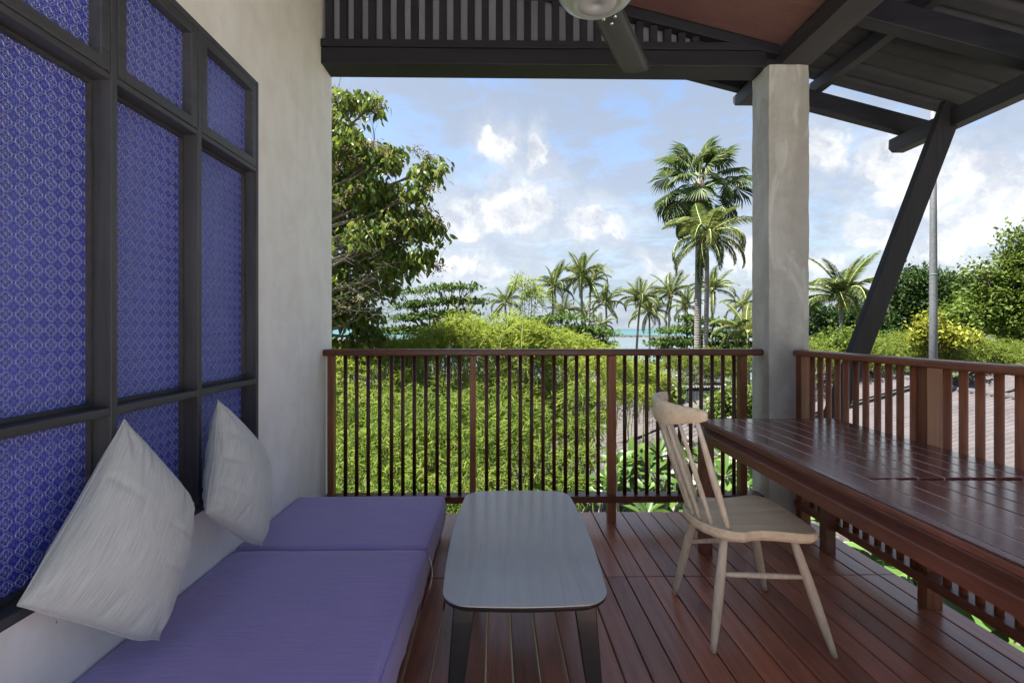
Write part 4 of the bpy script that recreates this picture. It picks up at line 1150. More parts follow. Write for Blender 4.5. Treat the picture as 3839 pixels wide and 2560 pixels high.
# rows from the deck edge outward; hollow heaps of shoots
for (Y, zt_, x0_, x1_, st) in ((4.5, -.75, -2.3, .55, .62), (5.2, -.25, -2.6, .55, .66), (6.0, .15, -3.0, .45, .7), (6.9, .42, -3.3, .6, .8), (7.9, .40, -3.6, 1.1, .9), (9.2, .30, -3.8, 1.5, 1.0)):
    x = x0_
    while x <= x1_:
        z = zt_+rng.normal()*.16; rz = rng.uniform(.8, 1.1)
        edge = max(0, (x-x1_+.9))
        cl(x+rng.normal()*.1, Y+rng.normal()*.15, z-rz-.25*edge, rng.uniform(.55, .75), rng.uniform(.5, .65), rz, int(430*st*st/.5))
        x += st
for (px, py, d, rp, n) in ((1650, 1290, 8.2, 90, 110), (1740, 1260, 8.4, 90, 130), (1880, 1260, 8.2, 100, 130), (1960, 1260, 8.0, 70, 90), (2050, 1300, 8.0, 80, 140),
                           (2150, 1330, 9.0, 80, 260), (2250, 1370, 10, 90, 260), (2350, 1420, 10.5, 90, 300), (2430, 1440, 10.5, 80, 240), (2300, 1480, 9.5, 50, 70), (2200, 1400, 8.5, 60, 100), (2000, 1120, 8.3, 30, 50), (1960, 1080, 8.3, 35, 40), (2180, 1500, 7.2, 60, 110),
                           (2190, 1620, 6.4, 60, 110), (2160, 1740, 6.0, 60, 130), (2120, 1840, 5.6, 60, 130), (2380, 1500, 9.8, 60, 160), (1760, 1310, 8.6, 100, 180), (1850, 1310, 8.5, 100, 180), (1660, 1340, 8.4, 100, 150), (1950, 1320, 8.4, 90, 150)):
    c = W(px, py, d); r = rp*d/F; cl(c.x, c.y, c.z, r, r, r*.8, n)
for (px, py, d, rp, n) in ((1260, 1370, 8.6, 90, 300), (1340, 1360, 8.4, 90, 300), (1430, 1350, 8.6, 90, 300), (1520, 1345, 8.5, 80, 240), (1290, 1400, 8.0, 90, 260), (1400, 1400, 8.0, 90, 260)):
    c = W(px, py, d); r = rp*d/F; cl(c.x, c.y, c.z, r, r, r*.8, n)
P, D, N, LL = bamboo('bamboo', '', clumps, 0, .13, .014, 'bamboo_leaf', lw=6)
plume_paths = []; PP, PD = [], []
def plume(tip, h, lean, nl, spread=.16):
    tip = Vector(tip); b = tip-Vector((lean[0], lean[1], h)); pts = []
    for i in range(9):
        t = i/8; q = b.lerp(tip, t); q.x -= lean[0]*.45*math.sin(math.pi*t); q.y -= lean[1]*.45*math.sin(math.pi*t); q.z += .08*h*math.sin(math.pi*t); pts.append(q)
    plume_paths.append(pts)
    for k in range(nl):
        t = rng.uniform(.12, 1)**.8; i = min(7, int(t*8)); q = pts[i].lerp(pts[i+1], t*8-i); sp_ = spread*(1.25-t)
        a = rng.random()*6.283; o_ = Vector((math.cos(a), math.sin(a), rng.normal()*.4))*sp_*rng.random()
        PP.append(q+o_); dd = o_.normalized()*.8+Vector(rng.normal(size=3)*.5)+Vector((0, 0, -.15+.4*t)); PD.append(dd)
for k in range(150):
    px = rng.uniform(1480, 2120); ty = 1255-95*math.exp(-((px-1740)/150)**2)-70*math.exp(-((px-1960)/70)**2)+abs(rng.normal())*50+12
    plume(W(px, ty, rng.uniform(7.6, 8.8)), rng.uniform(.7, 1.2), (rng.normal()*.25, rng.normal()*.15), 62)
for (px, py) in ((1960, 1075), (1995, 1085), (1760, 1125), (2020, 1110), (1700, 1140), (1975, 1120)):
    plume(W(px, py, 8.3), 1.0, (rng.normal()*.15+.1, 0), 46, .10)
for k in range(170):
    x_ = rng.uniform(-3, 1.6); y_ = rng.uniform(4.3, 8.2); z_ = -.95+.42*(y_-4.3)+rng.uniform(-.1, .35)
    if x_ > .55 and y_ < 6.4: continue
    plume((x_, y_, z_), rng.uniform(.5, .9), (rng.normal()*.3, -.15+rng.normal()*.2), 80, .17)
for k in range(34):
    px = rng.uniform(2060, 2480); d_ = 8.8+(px-2060)/240
    plume(W(px, 1385+rng.uniform(-30, 70)+(px-2060)*.07, d_), rng.uniform(.5, .9), (rng.normal()*.25, 0), 70, .16)
PP = np.array(PP); PD = unit(np.array(PD)); P = np.concatenate([P, PP]); D = np.concatenate([D, PD]); N = np.concatenate([N, unit(np.array([0, 0, 1.])+rnd_dirs(len(PP))*.7)]); LL = np.concatenate([LL, rng.uniform(.09, .16, len(PP))])
bam = thing('bamboo_thicket', 'dense lime green bamboo thicket filling the garden beyond the far railing', 'bamboo', (-1, 6.5, -3.3))
fr_ = (P[:, 1] > 7.2) | (rng.random(len(P)) < .12)  # far hump takes the brightened leaves, plus scattered ones nearer
o = leaf_obj('foliage', P[~fr_], D[~fr_], N[~fr_], LL[~fr_], .0125, 'blade', 'bamboo_leaf', bam, bam.location); o['kind'] = 'stuff'
o = leaf_obj('young_lit_foliage', P[fr_], D[fr_], N[fr_], LL[fr_], .0135, 'blade', 'bamboo_young_lit', bam, bam.location); o['kind'] = 'stuff'
mb = MB()
for (c, r, n) in clumps:
    for k in range(3 if r[0] > .5 else 2):
        b = Vector((c[0]+rng.normal()*.15, c[1]+.2, -3.3)); e = Vector(c)+Vector((rng.normal()*r[0]*.5, rng.normal()*r[1]*.3, r[2]*.95))
        if b.z < e.z: mb.tube([b, b.lerp(e, .6)+Vector((0, .15, .1)), e], [.014, .011, .004], 5, False)
for (px, py) in ((1960, 1065), (1990, 1090), (1760, 1085), (2010, 1100), (1720, 1120)):
    e = W(px, py, 8.3); b = W(px-30, py+300, 8.3); mb.tube([b, b.lerp(e, .6), e], [.008, .006, .003], 5, False)
for pts in plume_paths: mb.tube(pts[::2], [.006, .005, .004, .003, .0015], 3, False)
culm_o = mb.build('culms', 'culm', bam, smooth=True); culm_o['kind'] = 'stuff'

# --- shrub/tree helper wrappers in the middle distance
def almond(label, d, items, n, basepx, group=None, mat='almond_leaf', L=.26, per=10, cr=.32, tr=.18, name='sea_almond_tree', cat='tree', **k):
    bl = blobset(0, 0, 0, 0, d, items); b = W(basepx, 1400, d); b.z = ground_z(b.x, b.y)-.1
    return tree(name, label, cat, b, bl, n, per, L, L*.5, mat, 'kite', tr, group, cr=cr, **k)
almond('spreading tree with flat layers of foliage behind the bamboo, left of the palms', 24,
       [(1530, 1130, 60, 18), (1620, 1120, 70, 20), (1690, 1105, 60, 16), (1750, 1100, 50, 14), (1540, 1180, 75, 22), (1650, 1165, 80, 22), (1740, 1150, 70, 18, 1), (1510, 1240, 70, 28), (1600, 1225, 80, 26), (1700, 1215, 70, 26, 1), (1480, 1290, 60, 30), (1580, 1280, 70, 26), (1660, 1270, 60, 25), (1790, 1120, 25, 10)], 800, 1650, L=.22, per=9, cr=.26, flat=.62, fork=.72, tr=.22)
almond('round dense tree under the cluster of palms, left of the sea gap', 44,
       [(2020, 1240, 50, 30), (2100, 1220, 70, 35), (2180, 1240, 60, 32), (2240, 1265, 50, 30), (2060, 1290, 80, 36), (2160, 1290, 80, 36), (2250, 1310, 50, 30), (2120, 1340, 90, 40), (2220, 1360, 60, 30), (2010, 1300, 50, 40), (2290, 1350, 40, 25)], 1100, 2140, L=.42, per=9, cr=.5, tr=.3, flat=1.0)
almond('wide leafy tree behind the two tallest palm trunks, right of the sea gap', 38,
       [(2480, 1310, 45, 35), (2540, 1270, 70, 35), (2620, 1230, 60, 32), (2590, 1205, 30, 18), (2700, 1250, 80, 34), (2780, 1260, 60, 34), (2560, 1320, 90, 36), (2680, 1320, 90, 36), (2780, 1330, 60, 40), (2500, 1370, 55, 36), (2600, 1375, 70, 30), (2830, 1230, 40, 40), (2720, 1380, 60, 30)], 1300, 2650, L=.36, per=9, cr=.42, tr=.3, flat=.9)
almond('low leafy bush in front of the sea, just left of the sea gap', 40, [(2300, 1370, 50, 26), (2350, 1390, 40, 20), (2310, 1400, 60, 24)], 260, 2320, L=.32, per=8, cr=.4, tr=.08, name='bush', cat='bush', mat='bright_leaf')
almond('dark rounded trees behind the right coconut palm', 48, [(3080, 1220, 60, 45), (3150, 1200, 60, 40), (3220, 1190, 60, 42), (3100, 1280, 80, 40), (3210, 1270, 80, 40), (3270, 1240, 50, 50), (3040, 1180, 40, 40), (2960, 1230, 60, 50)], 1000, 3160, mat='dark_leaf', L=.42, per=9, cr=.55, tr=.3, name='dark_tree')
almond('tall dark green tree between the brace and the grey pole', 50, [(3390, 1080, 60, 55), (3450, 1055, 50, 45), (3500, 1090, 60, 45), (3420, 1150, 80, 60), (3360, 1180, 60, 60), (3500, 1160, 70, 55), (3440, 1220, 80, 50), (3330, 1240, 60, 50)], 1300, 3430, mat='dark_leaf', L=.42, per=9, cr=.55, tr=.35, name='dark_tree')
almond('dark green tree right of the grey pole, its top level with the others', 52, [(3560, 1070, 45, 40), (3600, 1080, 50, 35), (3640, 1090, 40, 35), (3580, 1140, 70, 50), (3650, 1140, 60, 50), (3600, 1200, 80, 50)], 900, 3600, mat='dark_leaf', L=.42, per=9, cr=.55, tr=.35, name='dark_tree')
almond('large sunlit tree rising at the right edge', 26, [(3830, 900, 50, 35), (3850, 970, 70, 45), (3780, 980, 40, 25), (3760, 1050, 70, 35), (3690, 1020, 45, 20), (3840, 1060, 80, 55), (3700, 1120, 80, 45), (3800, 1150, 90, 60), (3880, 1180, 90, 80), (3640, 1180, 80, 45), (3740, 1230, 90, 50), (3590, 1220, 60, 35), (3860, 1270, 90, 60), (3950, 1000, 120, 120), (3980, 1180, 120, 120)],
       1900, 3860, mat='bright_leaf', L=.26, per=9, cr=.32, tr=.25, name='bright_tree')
almond('yellow green shrub at the foot of the grey pole', 17, [(3490, 1215, 30, 40), (3470, 1250, 40, 30), (3540, 1255, 50, 25), (3600, 1270, 50, 20), (3510, 1280, 60, 22)], 300, 3500, mat='yellow_leaf', L=.16, per=8, cr=.16, tr=.05, name='shrub', cat='shrub')
almond('pale green shrub below the right coconut palm', 19, [(3090, 1300, 40, 24), (3170, 1270, 50, 26), (3230, 1265, 50, 22), (3140, 1300, 60, 20)], 340, 3170, mat='bright_leaf', L=.15, per=9, cr=.2, tr=.05, name='shrub', cat='shrub')
# far bamboo band on the right: one mass
clumps = []
for k in range(34):
    px = rng.uniform(2960, 4050); d = rng.uniform(17, 21); top = 1300-40*math.exp(-((px-3480)/200)**2)+rng.normal()*12+ (px-3500)*.01
    c = W(px, top+75, d); cl(c.x, c.y, c.z, 1.1, 1.0, .95, 420)
for k in range(14):
    px = rng.uniform(2480, 2860); c = W(px, 1400+rng.uniform(-40, 50), 24); cl(c.x, c.y, c.z, .9, .9, .8, 200)
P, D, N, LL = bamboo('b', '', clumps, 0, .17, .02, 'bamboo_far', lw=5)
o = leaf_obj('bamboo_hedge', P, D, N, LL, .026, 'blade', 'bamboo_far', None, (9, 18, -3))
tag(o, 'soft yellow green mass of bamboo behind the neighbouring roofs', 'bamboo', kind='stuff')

# --- palms
def frond_mesh(L, droop, nl, lw, ll, mat, lift=.35, hang=.5, seed=0, sparse=0):
    r2 = np.random.default_rng(seed); nseg = 16
    pts = []; p = np.array([0., 0, 0]); ang = lift
    for i in range(nseg+1):
        pts.append(p.copy()); ang -= droop/nseg*(.5+1.2*i/nseg); p = p+np.array([math.cos(ang), 0, math.sin(ang)])*L/nseg
    pts = np.array(pts)
    ts = np.linspace(.10, 1.0, nl); idx = ts*nseg; i0 = np.minimum(idx.astype(int), nseg-1); fr = idx-i0
    base_ = pts[i0]*(1-fr)[:, None]+pts[i0+1]*fr[:, None]; tan = unit(pts[i0+1]-pts[i0])
    P_, D_, N_, L_ = [], [], [], []
    for s_ in (-1, 1):
        k = len(ts); side = np.tile(np.array([0, s_, 0.]), (k, 1))
        h = hang*(.6+.8*r2.random(k))
        d = unit(side*1.0+tan*(.45+.5*ts)[:, None]+np.array([0, 0, -1.])*h[:, None])
        P_.append(base_+r2.normal(size=(k, 3))*.01); D_.append(d); N_.append(unit(np.array([0, 0, 1.])+side*.3+r2.normal(size=(k, 3))*.25))
        L_.append(ll*np.sin(np.pi*np.clip(ts*.86+.12, 0, 1))**.6*r2.uniform(.85, 1.1, k))
    P_, D_, N_, L_ = map(np.concatenate, (P_, D_, N_, L_))
    V_, tf_ = leaf_arrays(P_, D_, N_, L_, np.full(len(P_), lw), 'blade')
    me = np_mesh('frond', V_, tf_, mat)
    # rachis joined in
    mb = MB(); mb.tube([Vector(q) for q in pts[::2]], list(np.linspace(.05, .008, len(pts[::2]))*L/3.5), 5, False)
    me2 = mb.mesh('rib', 'frond_rib', True)
    return me, me2
FR = {}
for q in ('palm_leaf', 'palm_leaf_light'):
    FR[q] = [frond_mesh(3.9, d_, 64, .05, .82, q, lift=lf, hang=hg, seed=i) for i, (d_, lf, hg) in enumerate(((.8, 1.25, .15), (1.5, .95, .35), (2.1, .6, .6), (1.9, .15, .9), (1.2, -.5, 1.0)))]
def coconut(px, py, d, R_, label, lean=0, tx=None, trunk=.14, n=16, light=.2, seed=0, group='coconut palms toward the sea', nuts=True, clipz=None, up=0):
    r2 = np.random.default_rng(seed+100)
    top = W(px, py, d); b = W(tx if tx else px+lean, 1400, d); bz = ground_z(b.x, b.y)-.1; b.z = bz
    root = thing('coconut_palm', label, 'palm tree', b, group)
    mb = MB(); pts = []
    for i in range(9):
        t = i/8; q = b.lerp(top, t); q.x += math.sin(t*2.6)*.12*(1 if seed % 2 else -1); pts.append(q)
    pts[-1] = top
    mb.tube(pts, [trunk*1.25]+[trunk*(1-.25*i/8) for i in range(1, 9)], 12); mb.build('trunk', 'palm_trunk', root, smooth=True)
    s_ = R_/3.1*(1 if d < 40 else .92)
    for i in range(n):
        t = (i+.5)/n; az = i*2.39996+r2.normal()*.15
        kind = 0 if t < .25 else 1 if t < .55 else 2 if t < .8 else 3 if t < .93 else 4
        if up == 1 and kind >= 3: kind = 2
        if up == -1: kind = min(4, kind+(1 if i % 3 else 0))
        mname = 'palm_leaf_light' if (r2.random() < light+(.25 if kind >= 3 else 0)) else 'palm_leaf'
        me, rib = FR[mname][kind]
        M = Matrix.Translation(top-b) @ Matrix.Rotation(az, 4, 'Z') @ Matrix.Rotation(r2.normal()*.25, 4, 'X') @ Matrix.Rotation(r2.normal()*.1, 4, 'Y') @ Matrix.Scale(s_*r2.uniform(.88, 1.1), 4)
        fo = inst(me, 'frond', root, M); inst(rib, 'rib', fo, Matrix.Identity(4))
    if nuts:
        mb = MB(); oc = [(0, 0, 1), (1, 0, 0), (0, 1, 0), (-1, 0, 0), (0, -1, 0), (0, 0, -1)]
        for k in range(9):
            a = r2.random()*6.28; c = top+Vector((math.cos(a)*.25, math.sin(a)*.25, -.25-.15*r2.random()))*s_; mb.tube([c+Vector((0, 0, .12)), c+Vector((0, 0, .06)), c-Vector((0, 0, .06)), c-Vector((0, 0, .12))], [.03, .11, .11, .03], 7)
        nb_ = mb.build('coconuts', 'coconut', root, smooth=True); nb_['kind'] = 'stuff'
    return root
coconut(1893, 1134, 56, 2.6, 'coconut palm standing alone behind the top of the bamboo', 0, n=16, seed=1)
coconut(2074, 1077, 52, 2.8, 'leftmost coconut palm of the cluster, leaning fronds over the round tree', seed=2, lean=10)
coconut(2178, 1034, 52, 2.9, 'tallest coconut palm of the left cluster, trunk seen through the railing', seed=3, lean=-2, n=18)
coconut(2216, 1062, 58, 2.9, 'coconut palm close behind the tallest of the left cluster', seed=4, light=.35, lean=-10)
coconut(2271, 1136, 54, 2.4, 'slender coconut palm at the right end of the left cluster, by the sea gap', seed=5, lean=-6, n=17)
coconut(2402, 1128, 54, 2.9, 'coconut palm with tall upright crown in front of the open sea', seed=6, lean=-22, n=18, up=1)
coconut(2432, 1170, 60, 3.0, 'darker coconut palm touching the upright one in front of the sea', seed=7, lean=0, n=20, light=.1)
coconut(2514, 1102, 54, 2.8, 'coconut palm left of the two thick trunks', seed=8, lean=-6, n=16)
coconut(2572, 1150, 58, 2.4, 'short crowned coconut palm tucked just left of the thick trunks', seed=9, n=16)
coconut(2673, 1087, 50, 2.7, 'coconut palm just right of the two thick trunks', seed=10, lean=0, n=16)
coconut(2783, 1147, 56, 2.4, 'coconut palm between the thick trunks and the column', seed=11, lean=6, n=18)
coconut(2108, 1172, 60, 2.4, 'low coconut palm crown poking from the round tree, left one', seed=12, n=14)
coconut(2190, 1178, 62, 2.2, 'low coconut palm crown poking from the round tree, right one', seed=13, n=14)
coconut(2252, 1225, 50, 1.9, 'young short palm beside the round tree at the water', seed=14, n=14, nuts=False)
coconut(2800, 1250, 34, 2.4, 'low palm with pale fronds partly hidden by the column', seed=15, n=16, light=.9, nuts=False)
coconut(3158, 1122, 27, 2.55, 'coconut palm right of the column with windblown upright fronds', tx=3166, seed=16, trunk=.13, n=24, group='coconut palms toward the sea', up=1)
coconut(2646, 885, 26, 2.35, 'big coconut palm whose pale crown hangs in front of the fan palm', tx=2632, seed=17, trunk=.145, n=24, light=.4, up=-1, group='two tall palms left of the column')
coconut(2560, 1330, 44, 2.0, 'small palm with hanging fronds in the shade of the wide tree', seed=18, n=12, nuts=False, light=.5)

# fan palm
def fan_mesh(seed, r=1.32, nseg=38, spread=R(290)):
    r2 = np.random.default_rng(seed); P_, D_, N_, L_ = [], [], [], []
    for i in range(nseg):
        a = -spread/2+spread*i/(nseg-1); l = r*(.80+.20*math.cos(a*.55))*r2.uniform(.9, 1.05)
        d = np.array([math.cos(a), math.sin(a), -.10-.28*abs(math.sin(a/2))+r2.normal()*.06])
        P_.append([0, 0, 0]); D_.append(d); N_.append([0.2, 0, 1]); L_.append(l)
    P_, D_, N_, L_ = map(np.array, (P_, D_, N_, L_))
    tv = [(0, 0, 0), (.62, .5, .035), (.62, -.5, .035), (1, 0, -.16), (.62, 0, -.02)]
    TEMPL['fanseg'] = (tv, [(0, 4, 1), (0, 2, 4), (1, 4, 3), (4, 2, 3)])
    V_, tf_ = leaf_arrays(P_, D_, N_.astype(float), L_, np.full(nseg, .082*r), 'fanseg')
    return np_mesh('fan_leaf', V_, tf_, 'fan_leaf')
fm = [fan_mesh(i) for i in range(4)]
fp_top = W(2622, 700, 30); fb = W(2612, 1400, 30); fb.z = ground_z(fb.x, fb.y)-.1
fp = thing('fan_palm', 'tallest palm with stiff round fan leaves, left of the column', 'palm tree', fb, 'two tall palms left of the column')
mb = MB(); pts = [fb.lerp(fp_top, i/10) for i in range(11)]; mb.tube(pts, [.27, .24]+[.21-.002*i for i in range(9)], 14); mb.build('trunk', 'palm_trunk', fp, smooth=True)
mb = MB(); mb.tube([fp_top-Vector((0, 0, 1.2)), fp_top-Vector((0, 0, .6)), fp_top, fp_top+Vector((0, 0, .5))], [.3, .42, .36, .15], 12); mb.build('leaf_base', 'bark', fp, smooth=True)
pm = MB(); pm.tube([(0, 0, 0), (1.1, 0, .10), (2.1, 0, 0)], [.035, .022, .014], 6, False); pme = pm.mesh('petiole', 'petiole', True)
for i in range(46):
    t = (i+.5)/46; el = 1.35-2.45*t+rng.normal()*.10; az = i*2.39996+rng.normal()*.12
    sc_ = rng.uniform(.92, 1.1)*(.92 if t < .1 else 1)
    M = Matrix.Translation(fp_top-fb+Vector((0, 0, .2-.9*t))) @ Matrix.Rotation(az, 4, 'Z') @ Matrix.Rotation(-el, 4, 'Y')
    Lp = 2.08
    lf = M @ Matrix.Translation((Lp*sc_, 0, 0)) @ Matrix.Rotation(rng.normal()*.5, 4, 'X') @ Matrix.Rotation(.15+.5*t+.25*rng.random(), 4, 'Y') @ Matrix.Scale(sc_, 4)
    lo = inst(fm[i % 4], 'fan_leaf', fp, lf)
    pi_ = inst(pme, 'petiole', fp, M @ Matrix.Scale(sc_, 4))

# --- plumeria plants in front of the deck, big leaves in rosettes
pl_t = ([(0, 0, 0), (.12, .10, .01), (.12, -.10, .01), (.4, .44, .03), (.4, -.44, .03), (.75, .46, .0), (.75, -.46, .0), (1, 0, -.10), (.4, 0, -.01), (.75, 0, -.06)],
        [(0, 8, 3, 1), (0, 2, 4, 8), (8, 9, 5, 3), (8, 4, 6, 9), (9, 7, 5), (9, 6, 7)])
plm = []
for k in range(3):
    mbl = MB(); mbl.add([(a, b*(.26+.05*k), c*(1+k*.7)) for a, b, c in pl_t[0]], pl_t[1]); plm.append(mbl.mesh('leaf', 'plumeria_leaf', True))
TEMPL['flower'] = ([(0, 0, 0), (.7, .5, .2), (.7, -.5, .2), (1, 0, .25)], [(0, 1, 3), (0, 3, 2)])
def plumeria(label, base, rosettes, nl=11, Lf=.24, flowers=0, group=None):
    b = Vector(base); root = thing('plumeria', label, 'plumeria', b, group); mb = MB()
    FP, FD, FN = [], [], []
    for (p, up) in rosettes:
        p = Vector(p); up = Vector(up).normalized(); q = p-up*.35; q.x += rng.normal()*.05
        j = b.lerp(q, .55); j.z = min(j.z, q.z-.15)
        mb.tube([b, j, q, p], [.04, .028, .02, .014], 7)
        a0 = rng.random()*6
        ox = up.orthogonal().normalized(); oy = up.cross(ox)
        for k in range(nl):
            a = a0+k*2.39996; e = .35+1.0*(k/nl)+rng.normal()*.12
            d = (ox*math.cos(a)+oy*math.sin(a))*math.sin(1.35-e*.7+.2)+up*math.cos(1.35-e*.7+.2)
            L_ = Lf*rng.uniform(.75, 1.15)
            inst(plm[rng.integers(3)], 'leaf', root, leaf_matrix(p-up*.04*(1-k/nl)-b, d, up+Vector(rng.normal(size=3)*.25), L_))
        if rng.random() < flowers:
            for f_ in range(7):
                c = p+up*.10+Vector(rng.normal(size=3)*.055); ax = (up+Vector((0, -.6, 0))+Vector(rng.normal(size=3)*.5)).normalized(); fx_ = ax.orthogonal().normalized(); fy_ = ax.cross(fx_)
                for s_ in range(5):
                    a = s_*1.2566; dd = fx_*math.cos(a)+fy_*math.sin(a)+ax*.3; FP.append(c); FD.append(dd); FN.append(ax)
    mb.build('branches', 'trunk_grey', root, smooth=True)
    if FP:
        o = leaf_obj('blossoms', np.array(FP), np.array(FD), np.array(FN), .042, .034, 'flower', 'petal', root, b); o['kind'] = 'stuff'
def rosette_px(lst, d, jitter=.3):
    out = []
    for px, py in lst:
        p = W(px, py, d+rng.normal()*jitter); out.append((tuple(p), (rng.normal()*.3, -.25+rng.normal()*.25, 1)))
    return out
plumeria('plumeria with broad rosette leaves just outside the far railing, behind the tallest post', W(2400, 2500, 5.0), rosette_px([(2310, 1740), (2380, 1720), (2440, 1760), (2350, 1800), (2300, 1840), (2420, 1840), (2260, 1870), (2370, 1880), (2280, 1800), (2470, 1700), (2330, 1920), (2430, 1930), (2210, 1880)], 4.9), flowers=.08)
plumeria('plumeria seen through the chair back, with white blossoms', W(2560, 2500, 5.4), rosette_px([(2520, 1740), (2580, 1720), (2500, 1800), (2560, 1820), (2620, 1790), (2540, 1880), (2470, 1900), (2610, 1870), (2640, 1740), (2490, 1850), (2580, 1900), (2520, 1930)], 5.2), flowers=.4)
plumeria('plumeria between the chair and the column, leaves catching the sun', W(2740, 2500, 5.4), rosette_px([(2700, 1700), (2760, 1680), (2720, 1780), (2780, 1760), (2680, 1840), (2750, 1850), (2800, 1820), (2700, 1900), (2640, 1920), (2780, 1900), (2850, 1780), (2840, 1700)], 5.1), flowers=.2)
# flowering plumeria further off: many small leaves
def farplum(label, d, items, n, bp):
    r_, cp = almond(label, d, items, n, bp, mat='bright_leaf', L=.17, per=9, cr=.16, tr=.06, name='plumeria', cat='plumeria', fork=.5)
    c2 = cp[rng.random(len(cp)) < .6]; P_ = np.repeat(c2, 5, 0)+rng.normal(size=(len(c2)*5, 3))*.12
    o = leaf_obj('blossoms', P_, rnd_dirs(len(P_)), rnd_dirs(len(P_)), .07, .07, 'flower', 'petal', r_, r_.location); o['kind'] = 'stuff'
farplum('white blossomed plumeria bush beside the column, below the slatted pavilion', 13.5, [(2690, 1520, 40, 35), (2740, 1500, 45, 35), (2780, 1480, 40, 30), (2720, 1560, 60, 35), (2790, 1550, 50, 40), (2660, 1570, 30, 30), (2840, 1540, 60, 60)], 330, 2740)
farplum('white blossomed plumeria bush behind the bamboo, left of the pavilion', 15, [(2450, 1430, 30, 22), (2500, 1450, 36, 24), (2470, 1480, 45, 22), (2520, 1490, 30, 20), (2420, 1400, 30, 18)], 220, 2470)

# --- large leaf plants beside the right deck edge
lg_t = []
nseg = 10; v = [(0, 0, 0)]; 
bigv = []; bigf = []
for i in range(nseg+1):
    t = i/nseg; wd = .5*math.sin(math.pi*min(1, t*.93+.05))**.7; zz_ = .16*t-.42*t*t
    bigv += [(t, wd, zz_+.05+(.012 if i % 2 else 0)), (t, 0, zz_), (t, -wd, zz_+.05+(.012 if i % 2 else 0))]
for i in range(nseg):
    a = i*3; bigf += [(a, a+1, a+4, a+3), (a+1, a+2, a+5, a+4)]
blm = []
for k in range(3):
    mbl = MB(); mbl.add([(a, b*(.34+.08*k), c*(1+.4*k)) for a, b, c in bigv], bigf); blm.append(mbl.mesh('leaf', 'plumeria_leaf', True))
def bigplant(label, base, n, L0, top, sp=.25, group='broad leaved plants below the side railing'):
    b = Vector(base); root = thing('broadleaf_plant', label, 'plant', b, group); mb = MB()
    for k in range(n):
        a = k*2.39996+rng.normal()*.2; h = top-b.z+rng.uniform(-.35, .1); s0 = Vector((math.cos(a)*sp*rng.random(), math.sin(a)*sp*rng.random(), h))
        mb.tube([(0, 0, 0), s0*.6, s0], [.018, .013, .008], 6, False)
        d = Vector((math.cos(a), math.sin(a), .25+rng.normal()*.25)); L_ = L0*rng.uniform(.7, 1.15)
        inst(blm[rng.integers(3)], 'leaf', root, leaf_matrix(s0, d, Vector((0, 0, 1))+Vector(rng.normal(size=3)*.2), L_))
    m_ = mb.build('stems', 'petiole', root, smooth=True); m_.location = (0, 0, 0)
for i, (x, y, tz, lab) in enumerate(((2.35, 2.85, -.25, 'broad leaved plant right below the far end of the side railing'), (2.5, 2.0, -.45, 'broad leaved plant hugging the deck edge beside the middle railing post'))):
    bigplant(lab, (x, y, -3.3), 14, .34, tz, .25)
for i, (x, a_, lab) in enumerate(((4.8, .70, 'sunlit broad leaved plant out in the garden, seen low beside the column foot'), (5.2, .76, 'sunlit broad leaved plant seen between the column foot and the far table leg'), (4.8, .81, 'sunlit broad leaved plant seen just right of the far table leg'),
                                 (5.3, .86, 'sunlit broad leaved plant seen left of the middle railing post foot'), (4.8, .91, 'sunlit broad leaved plant seen right of the middle railing post foot'), (5.2, .96, 'sunlit broad leaved plant under the near balusters'),
                                 (4.8, 1.01, 'sunlit broad leaved plant near the lower right corner'), (5.2, 1.06, 'sunlit broad leaved plant at the very lower right edge'))):
    bigplant(lab, (x, x/(a_+.0157), -3.3), 36, .55, 1.2-.61*x+.22, .55)
# grass and undergrowth tufts on the near ground
n = 26000; gx = rng.uniform(-5, 9, n); gy = rng.uniform(3.3, 12, n); gz = np.array([ground_z(a, b) for a, b in zip(gx, gy)])
P = np.stack([gx, gy, gz], 1); D = unit(rnd_dirs(n)*.5+np.array([0, 0, 1.])); o = leaf_obj('grass', P, D, rnd_dirs(n), rng.uniform(.2, .55, n), .02, 'blade', 'grass_blade', None, (0, 6, -3.3))
tag(o, 'rough grass and undergrowth on the ground below the deck', 'grass', kind='stuff')

# ------------------------------------------------------------------ neighbouring roofs
def roof_plane(parent, origin, along, down, length, run, pitch, lam=.20, amp=.046, mat='roof_tile', name='tile_course', per=8, rows=4):
    "corrugated cement roofing in overlapping courses: ridges run down the slope"
    o = Vector(origin); al = Vector((*along, 0)).normalized(); dn = Vector((*down, 0)).normalized()
    ny = int(length/lam*per); rl = run/rows
    for r_ in range(rows):
        a, b = r_*rl-(.06 if r_ else 0), (r_+1)*rl; v = []
        lift = .0
        for j in range(ny+1):
            s_ = length*j/ny; u = s_/lam*6.28318; zz_ = amp*math.cos(u)
            for t, dz in ((a, 0.0), (b, .026)):
                p = o+al*s_+dn*t; v.append((p.x, p.y, p.z-pitch*t+zz_+dz))
            p = o+al*s_+dn*b; v.append((p.x, p.y, p.z-pitch*b+zz_+.026-.03))
        f = []
        for j in range(ny):
            q = j*3; f += [(q, q+1, q+4, q+3), (q+1, q+2, q+5, q+4)]
        mb = MB(); mb.add(v, f); mb.build(name, mat, parent, smooth=True)
def ridge_caps(parent, a, b, r=.11, n=None, mat='roof_tile'):
    a, b = Vector(a), Vector(b); L_ = (b-a).length; n = n or int(L_/.36); me = None
    d = (b-a).normalized()
    for i in range(n):
        mb = MB(); p = a.lerp(b, i/n); q = a.lerp(b, (i+1.12)/n)
        mb.tube([p, q], [r*1.08, r*.92], 12); mb.build('ridge_tile', mat, parent, smooth=True)
